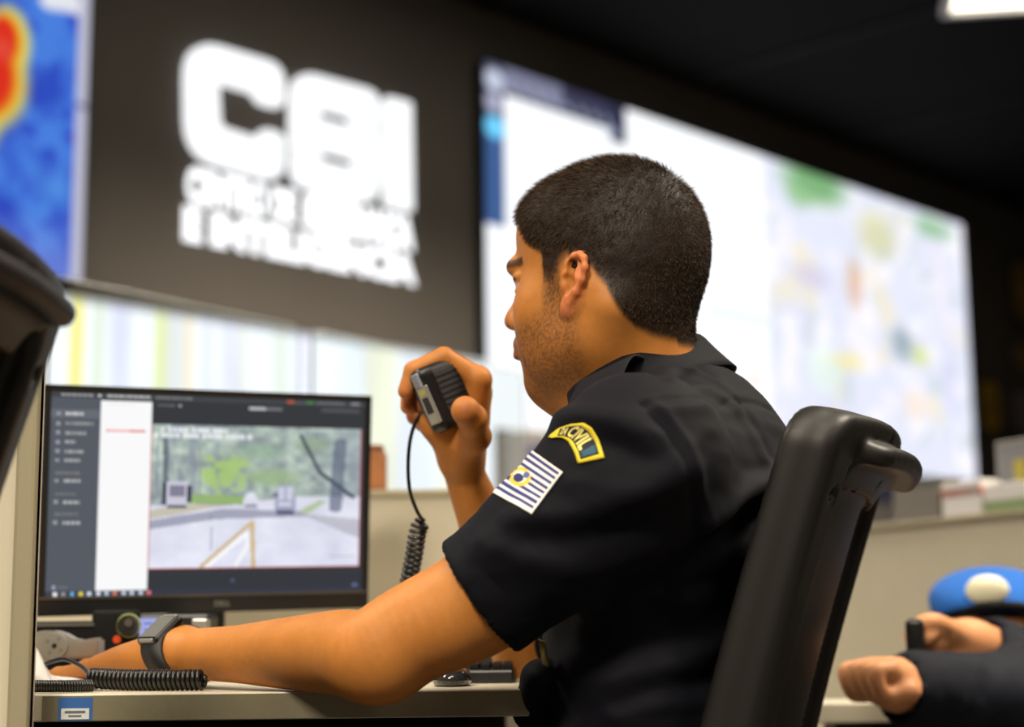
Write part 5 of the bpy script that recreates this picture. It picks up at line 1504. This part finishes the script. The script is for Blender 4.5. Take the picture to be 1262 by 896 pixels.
def onpart(name, lab, cat, px0, px1, py_b, py_t, depth, parts):
    x0, x1 = rloc(px0, 644 - (px0 - 1105) * .102), rloc(px1, 644 - (px1 - 1105) * .102); hgt = rheight((px0 + px1) / 2, py_b, py_t)
    e = empty(name, (0, 0, 0), lab, cat); e.matrix_world = RM
    for (nm, a, b, z0, z1, m, dd) in parts:
        box(nm, (x0 + (x1 - x0) * (a + b) / 2, .0 + depth / 2 * dd, rzt + hgt * (z0 + z1) / 2), ((x1 - x0) * (b - a), depth * dd, hgt * (z1 - z0)), m, e, .002)
    return e
m_red = mat('red_band', rgb(214, 132, 112), rough=.5); m_gbox = mat('grey_box', rgb(122, 116, 108), rough=.5); m_grn = mat('green_print', rgb(138, 160, 110), rough=.5); m_yel2 = mat('yellow_print', rgb(196, 178, 60), rough=.5)
onpart('cardboard_box', 'dark grey box on the right partition just behind the chair back', 'box', 1102, 1158, 640, 590, .05, [('box_body', 0, 1, 0, .8, m_gbox, 1), ('lid', -.02, 1.02, .8, 1.0, mat('grey_lid', rgb(92, 86, 80), rough=.5), 1.04)])
onpart('product_carton', 'white carton with a pale red band on the right partition', 'box', 1162, 1210, 638, 597, .05, [('carton', 0, 1, 0, 1, m_white, 1), ('red_band', -.01, 1.01, .52, .82, m_red, 1.03)])
onpart('paper_stack', 'white and green paper stack on the partition at the right edge', 'paper', 1212, 1275, 632, 598, .05, [('lower_sheets', 0, 1, 0, .4, m_grn, 1), ('upper_sheets', .02, .98, .4, 1.0, m_white, 1)])
fr = onpart('picture_frame', 'small grey framed card with a yellow mark above the paper stack', 'frame', 1200, 1252, 634, 546, .012, [('card', .06, .94, .36, .95, mat('card_grey', rgb(126, 126, 128), rough=.4), .6), ('yellow_mark', .40, .70, .42, .74, m_yel2, .9), ('frame_top', 0, 1, .95, 1, m_grey, 1), ('frame_left', 0, .06, 0, .95, m_grey, 1), ('frame_right', .94, 1, 0, .95, m_grey, 1)])
for o_ in fr.children: o_.location.y -= 0.0
fr.matrix_world = frame((ra_[0], ra_[1], 0) - rnv * .06 + np.array([0, 0, 0]), rdv, -rnv, ZU)

d2 = empty('second_desk', (.9, 2.4, 0), 'beige desk at the lower right where the second officer leans', 'desk')
D2Z = .690
e0_ = RZ(1030, 867, D2Z); EY = e0_[1]
D2D = 2.27 - EY
kb('worktop', (1.25, EY + D2D / 2, D2Z - .0125), (1.75, D2D, .025), m_beige, .002, d2)
for (x, y) in ((.44, EY + .08), (2.05, EY + .08), (.44, EY + D2D - .08), (2.05, EY + D2D - .08)): kb('leg', (x, y, (D2Z - .025) / 2), (.05, .05, D2Z - .025), m_black, .003, d2)
kb('under_desk_dark_panel', (1.25, EY + D2D - .04, .38), (1.56, .018, .58), m_blackm, 0, d2)

# officer in the blue beret: head low over the desk, forearms towards the viewer's left
EM = Sdf()
bhc = P(1230, 796, 2.42)
bF = np.array([-.22, -.95, -.22]); bF /= np.linalg.norm(bF); bL = np.cross(ZU, bF); bL /= np.linalg.norm(bL); bU = np.cross(bF, bL)
BRt = np.stack([bF, bL, bU], 1)
BH = lambda x, y, z: bhc + BRt @ np.array([x, y, z])
EM.ell(BH(-.008, 0, .024), (.095, .075, .086), BRt); EM.ell(BH(.03, 0, -.04), (.060, .056, .072), BRt, .03); EM.ell(BH(.066, 0, -.10), (.024, .026, .022), BRt, .025)
for s in (1, -1):
    EM.ell(BH(.096, .033 * s, -.010), (.017, .019, .0125), BRt, .012, 's'); EM.ell(BH(.075, .0315 * s, -.0095), (.0125,) * 3, BRt, .002); EM.ell(BH(.056, .038 * s, -.034), (.028, .024, .026), BRt, .02)
    EM.ell(BH(-.008, .076 * s, -.012), (.016, .006, .030), BRt, .006)
EM.cap(BH(.087, 0, .006), BH(.106, 0, -.030), .0075, .009, .014); EM.ell(BH(.108, 0, -.039), (.012, .012, .010), BRt, .009)
EM.cap(BH(.094, -.014, -.066), BH(.094, .014, -.066), .006, None, .008); EM.cap(BH(.094, -.012, -.077), BH(.094, .012, -.077), .006, None, .006)
bN = BH(-.10, -.02, -.11); EM.cap(BH(-.03, 0, -.06), bN, .052, .06, .03)
bS = bN + np.array([.16, .04, -.03])
EM.cap(bN, bS, .06, .09, .05)
# fist (his right, nearest the chair) and forearm
fk = P(1079, 833, 1.96); fw_ = P(1118, 850, 1.98); fe_ = P(1290, 862, 2.10)
EM.poly([fe_, fe_ * .5 + fw_ * .5, fw_], [.044, .038, .027], .02)
ax = (fk - fw_); ax /= np.linalg.norm(ax); axs = np.cross(ax, ZU); axs /= np.linalg.norm(axs)
EM.ell(fk * .55 + fw_ * .45, (.036, .036, .030), None, .03)
for k in range(4):
    o_ = axs * (.030 - .020 * k) * -1; base_ = fk + o_ * .9 + ZU * (.010 - abs(k - 1.4) * .002)
    EM.cap(fw_ + o_ * .5, base_, .016, .0125, .012)
    EM.poly([base_, base_ + ax * .024 - ZU * .010, base_ + ax * .014 - ZU * .032, base_ - ax * .006 - ZU * .030], [.0115, .0105, .0098, .008], .004)
EM.poly([fw_ - axs * -.02, fk * .5 + fw_ * .5 - axs * .034 - ZU * .008, fk - axs * .030 - ZU * .022], [.015, .013, .0105], .008)
# other hand holds a phone
hk = P(1150, 776, 2.10); hw = P(1220, 800, 2.16); he = P(1330, 850, 2.26)
EM.poly([he, he * .5 + hw * .5, hw], [.044, .038, .026], .02)
bx_ = hk - hw; bx_ /= np.linalg.norm(bx_)
EM.ell(hk * .42 + hw * .58, (.040, .028, .030), None, .03)
phc = P(1129, 798, 2.065)
for k in range(4):
    st_ = P(1172, 776 + k * 10, 2.10 + .012 * k); m1 = P(1150, 766 + k * 13, 2.075 + .004 * k); m2 = P(1130, 772 + k * 13, 2.075 + .006 * k); en = P(1123, 781 + k * 12, 2.10 + .006 * k)
    if k == 1: m2 = P(1140, 788, 2.07); en = P(1133, 790, 2.09)
    EM.cap(hw, st_, .020, .014, .015); EM.poly([st_, m1, m2, en], [.0125, .0115, .0105, .0085], .004)
EM.poly([P(1190, 815, 2.12), P(1160, 822, 2.10), P(1142, 818, 2.10)], [.015, .0125, .0105], .01)
EM.poly([P(1140, 845, 2.13), P(1128, 800, 2.15), P(1122, 785, 2.16)], [.010, .010, .009], .004)
off2 = empty('person', P(1262, 860, 2.4), 'second person in a blue beret with a white badge leaning over a phone', 'person')
v, q = isosurf(EM, np.array([.38, 1.75, .55]), np.array([1.25, 2.75, 1.05]), .004)
v = smooth_np(v, q, 1)
ct = np.tile(np.array(s2l((214, 150, 104))), (len(v), 1)); hl2 = (v - bhc) @ BRt
fm = (np.linalg.norm(v - bhc, axis=1) < .16); ct[fm] = s2l((150, 100, 58))
bw2 = fm & (hl2[:, 2] > .004) & (hl2[:, 2] < .014) & (hl2[:, 0] > .06) & (np.abs(np.abs(hl2[:, 1]) - .03) < .022); ct[bw2] = s2l((30, 24, 20))
ey2 = fm & (hl2[:, 2] > -.018) & (hl2[:, 2] < -.003) & (hl2[:, 0] > .07) & (np.abs(np.abs(hl2[:, 1]) - .0315) < .012); ct[ey2] = s2l((60, 44, 34))
hr2 = fm & ((hl2[:, 0] < -.01) | (hl2[:, 2] > .06)) & (hl2[:, 2] > -.05) & (np.abs(hl2[:, 1]) < .079); ct[hr2] = s2l((30, 24, 20))
keep(npmesh('body', v, q, m_skin, None, True, ct), off2)
SL = Sdf()
SL.poly([fe_, fe_ * .45 + fw_ * .55, fw_ + (fe_ - fw_) * .02], [.058, .053, .047], .02)
SL.poly([he, he * .5 + hw * .5, hw + (he - hw) * .06], [.058, .053, .044], .02)
SL.cap(bN + np.array([.05, .02, -.03]), bS, .075, .11, .06); SL.cap(bS, fe_, .09, .06, .06); SL.cap(bS, he, .09, .06, .06); SL.ell(bS + np.array([.12, .05, -.12]), (.16, .17, .2), None, .08)
SL.cap(fw_ + (fw_ - fe_) * .1, fw_ + (fe_ - fw_) * .10, .036, .036, .002, 's'); SL.cap(hw + (hw - he) * .3, hw + (he - hw) * .12, .034, .034, .002, 's')
SL.plane(np.array([0, 0, .55]), -ZU)
v, q = isosurf(SL, np.array([.40, 1.70, .50]), np.array([1.6, 2.8, 1.2]), .006)
n_ = vnormals(v, q); v = v + n_ * ((fbm(v * np.array([26, 26, 14]), 3) - .5) * .014)[:, None]; v = smooth_np(v, q, 4)
keep(npmesh('jacket', v, q, mat('navy_jacket', rgb(15, 18, 30), rough=.8, spec=.25), None, True), off2)
# beret
BE = Sdf()
Rb = BRt
BE.ell(BH(-.004, 0, .050), (.104, .084, .052), Rb); BE.ell(BH(-.010, -.010, .070), (.102, .086, .040), Rb, .03)
BE.ell(BH(-.008, 0, .000), (.094, .0745, .075), Rb, .004, 's')
BE.plane(BH(0, 0, .030), -bU + .55 * bF)
v, q = isosurf(BE, bhc - .2, bhc + .2, .004)
keep(npmesh('beret', smooth_np(v, q, 2), q, mat('beret_blue', rgb(44, 100, 182), rough=.9, spec=.1, sheen=.03, bump=(500, .3, 'n')), None, True), off2)
V, Q = tube_np([BH(-.006 + .101 * math.cos(a), .083 * math.sin(a), (.030) + .55 * (-.006 + .101 * math.cos(a))) for a in np.linspace(0, 2 * math.pi, 41)], .006, 8)
keep(npmesh('beret_band', V, Q, m_blackm, None, True), off2)
bg2 = Sdf(); bc_ = BH(.080, -.016, .100); bg2.ell(bc_, (.014, .031, .023), BRt)
v, q = isosurf(bg2, bc_ - .04, bc_ + .04, .003); bo = keep(npmesh('beret_badge', v, q, mat('badge_white', rgb(240, 236, 205), rough=.35), None, True), off2)
# phone in the hand
pe = empty('mobile_phone', phc, 'dark mobile phone held by the person in the blue beret', 'phone')
pn = (CAM - phc); pn /= np.linalg.norm(pn); px_ = np.cross(ZU, pn); px_ /= np.linalg.norm(px_); pn2 = np.cross(px_, np.array([.12, 0, 1.0])); pn2 /= np.linalg.norm(pn2); pz_ = np.cross(pn2, px_)
mt = frame(phc, px_, pn2, pz_)
keep(box('phone_body', (0, 0, 0), (.022, .050, .072), m_black, None, .006, mt), pe)
keep(box('screen_glass', (-.0115, 0, 0), (.001, .044, .064), mat('gloss_black', rgb(40, 40, 40), rough=.12, coat=.5), None, 0, mt), pe)
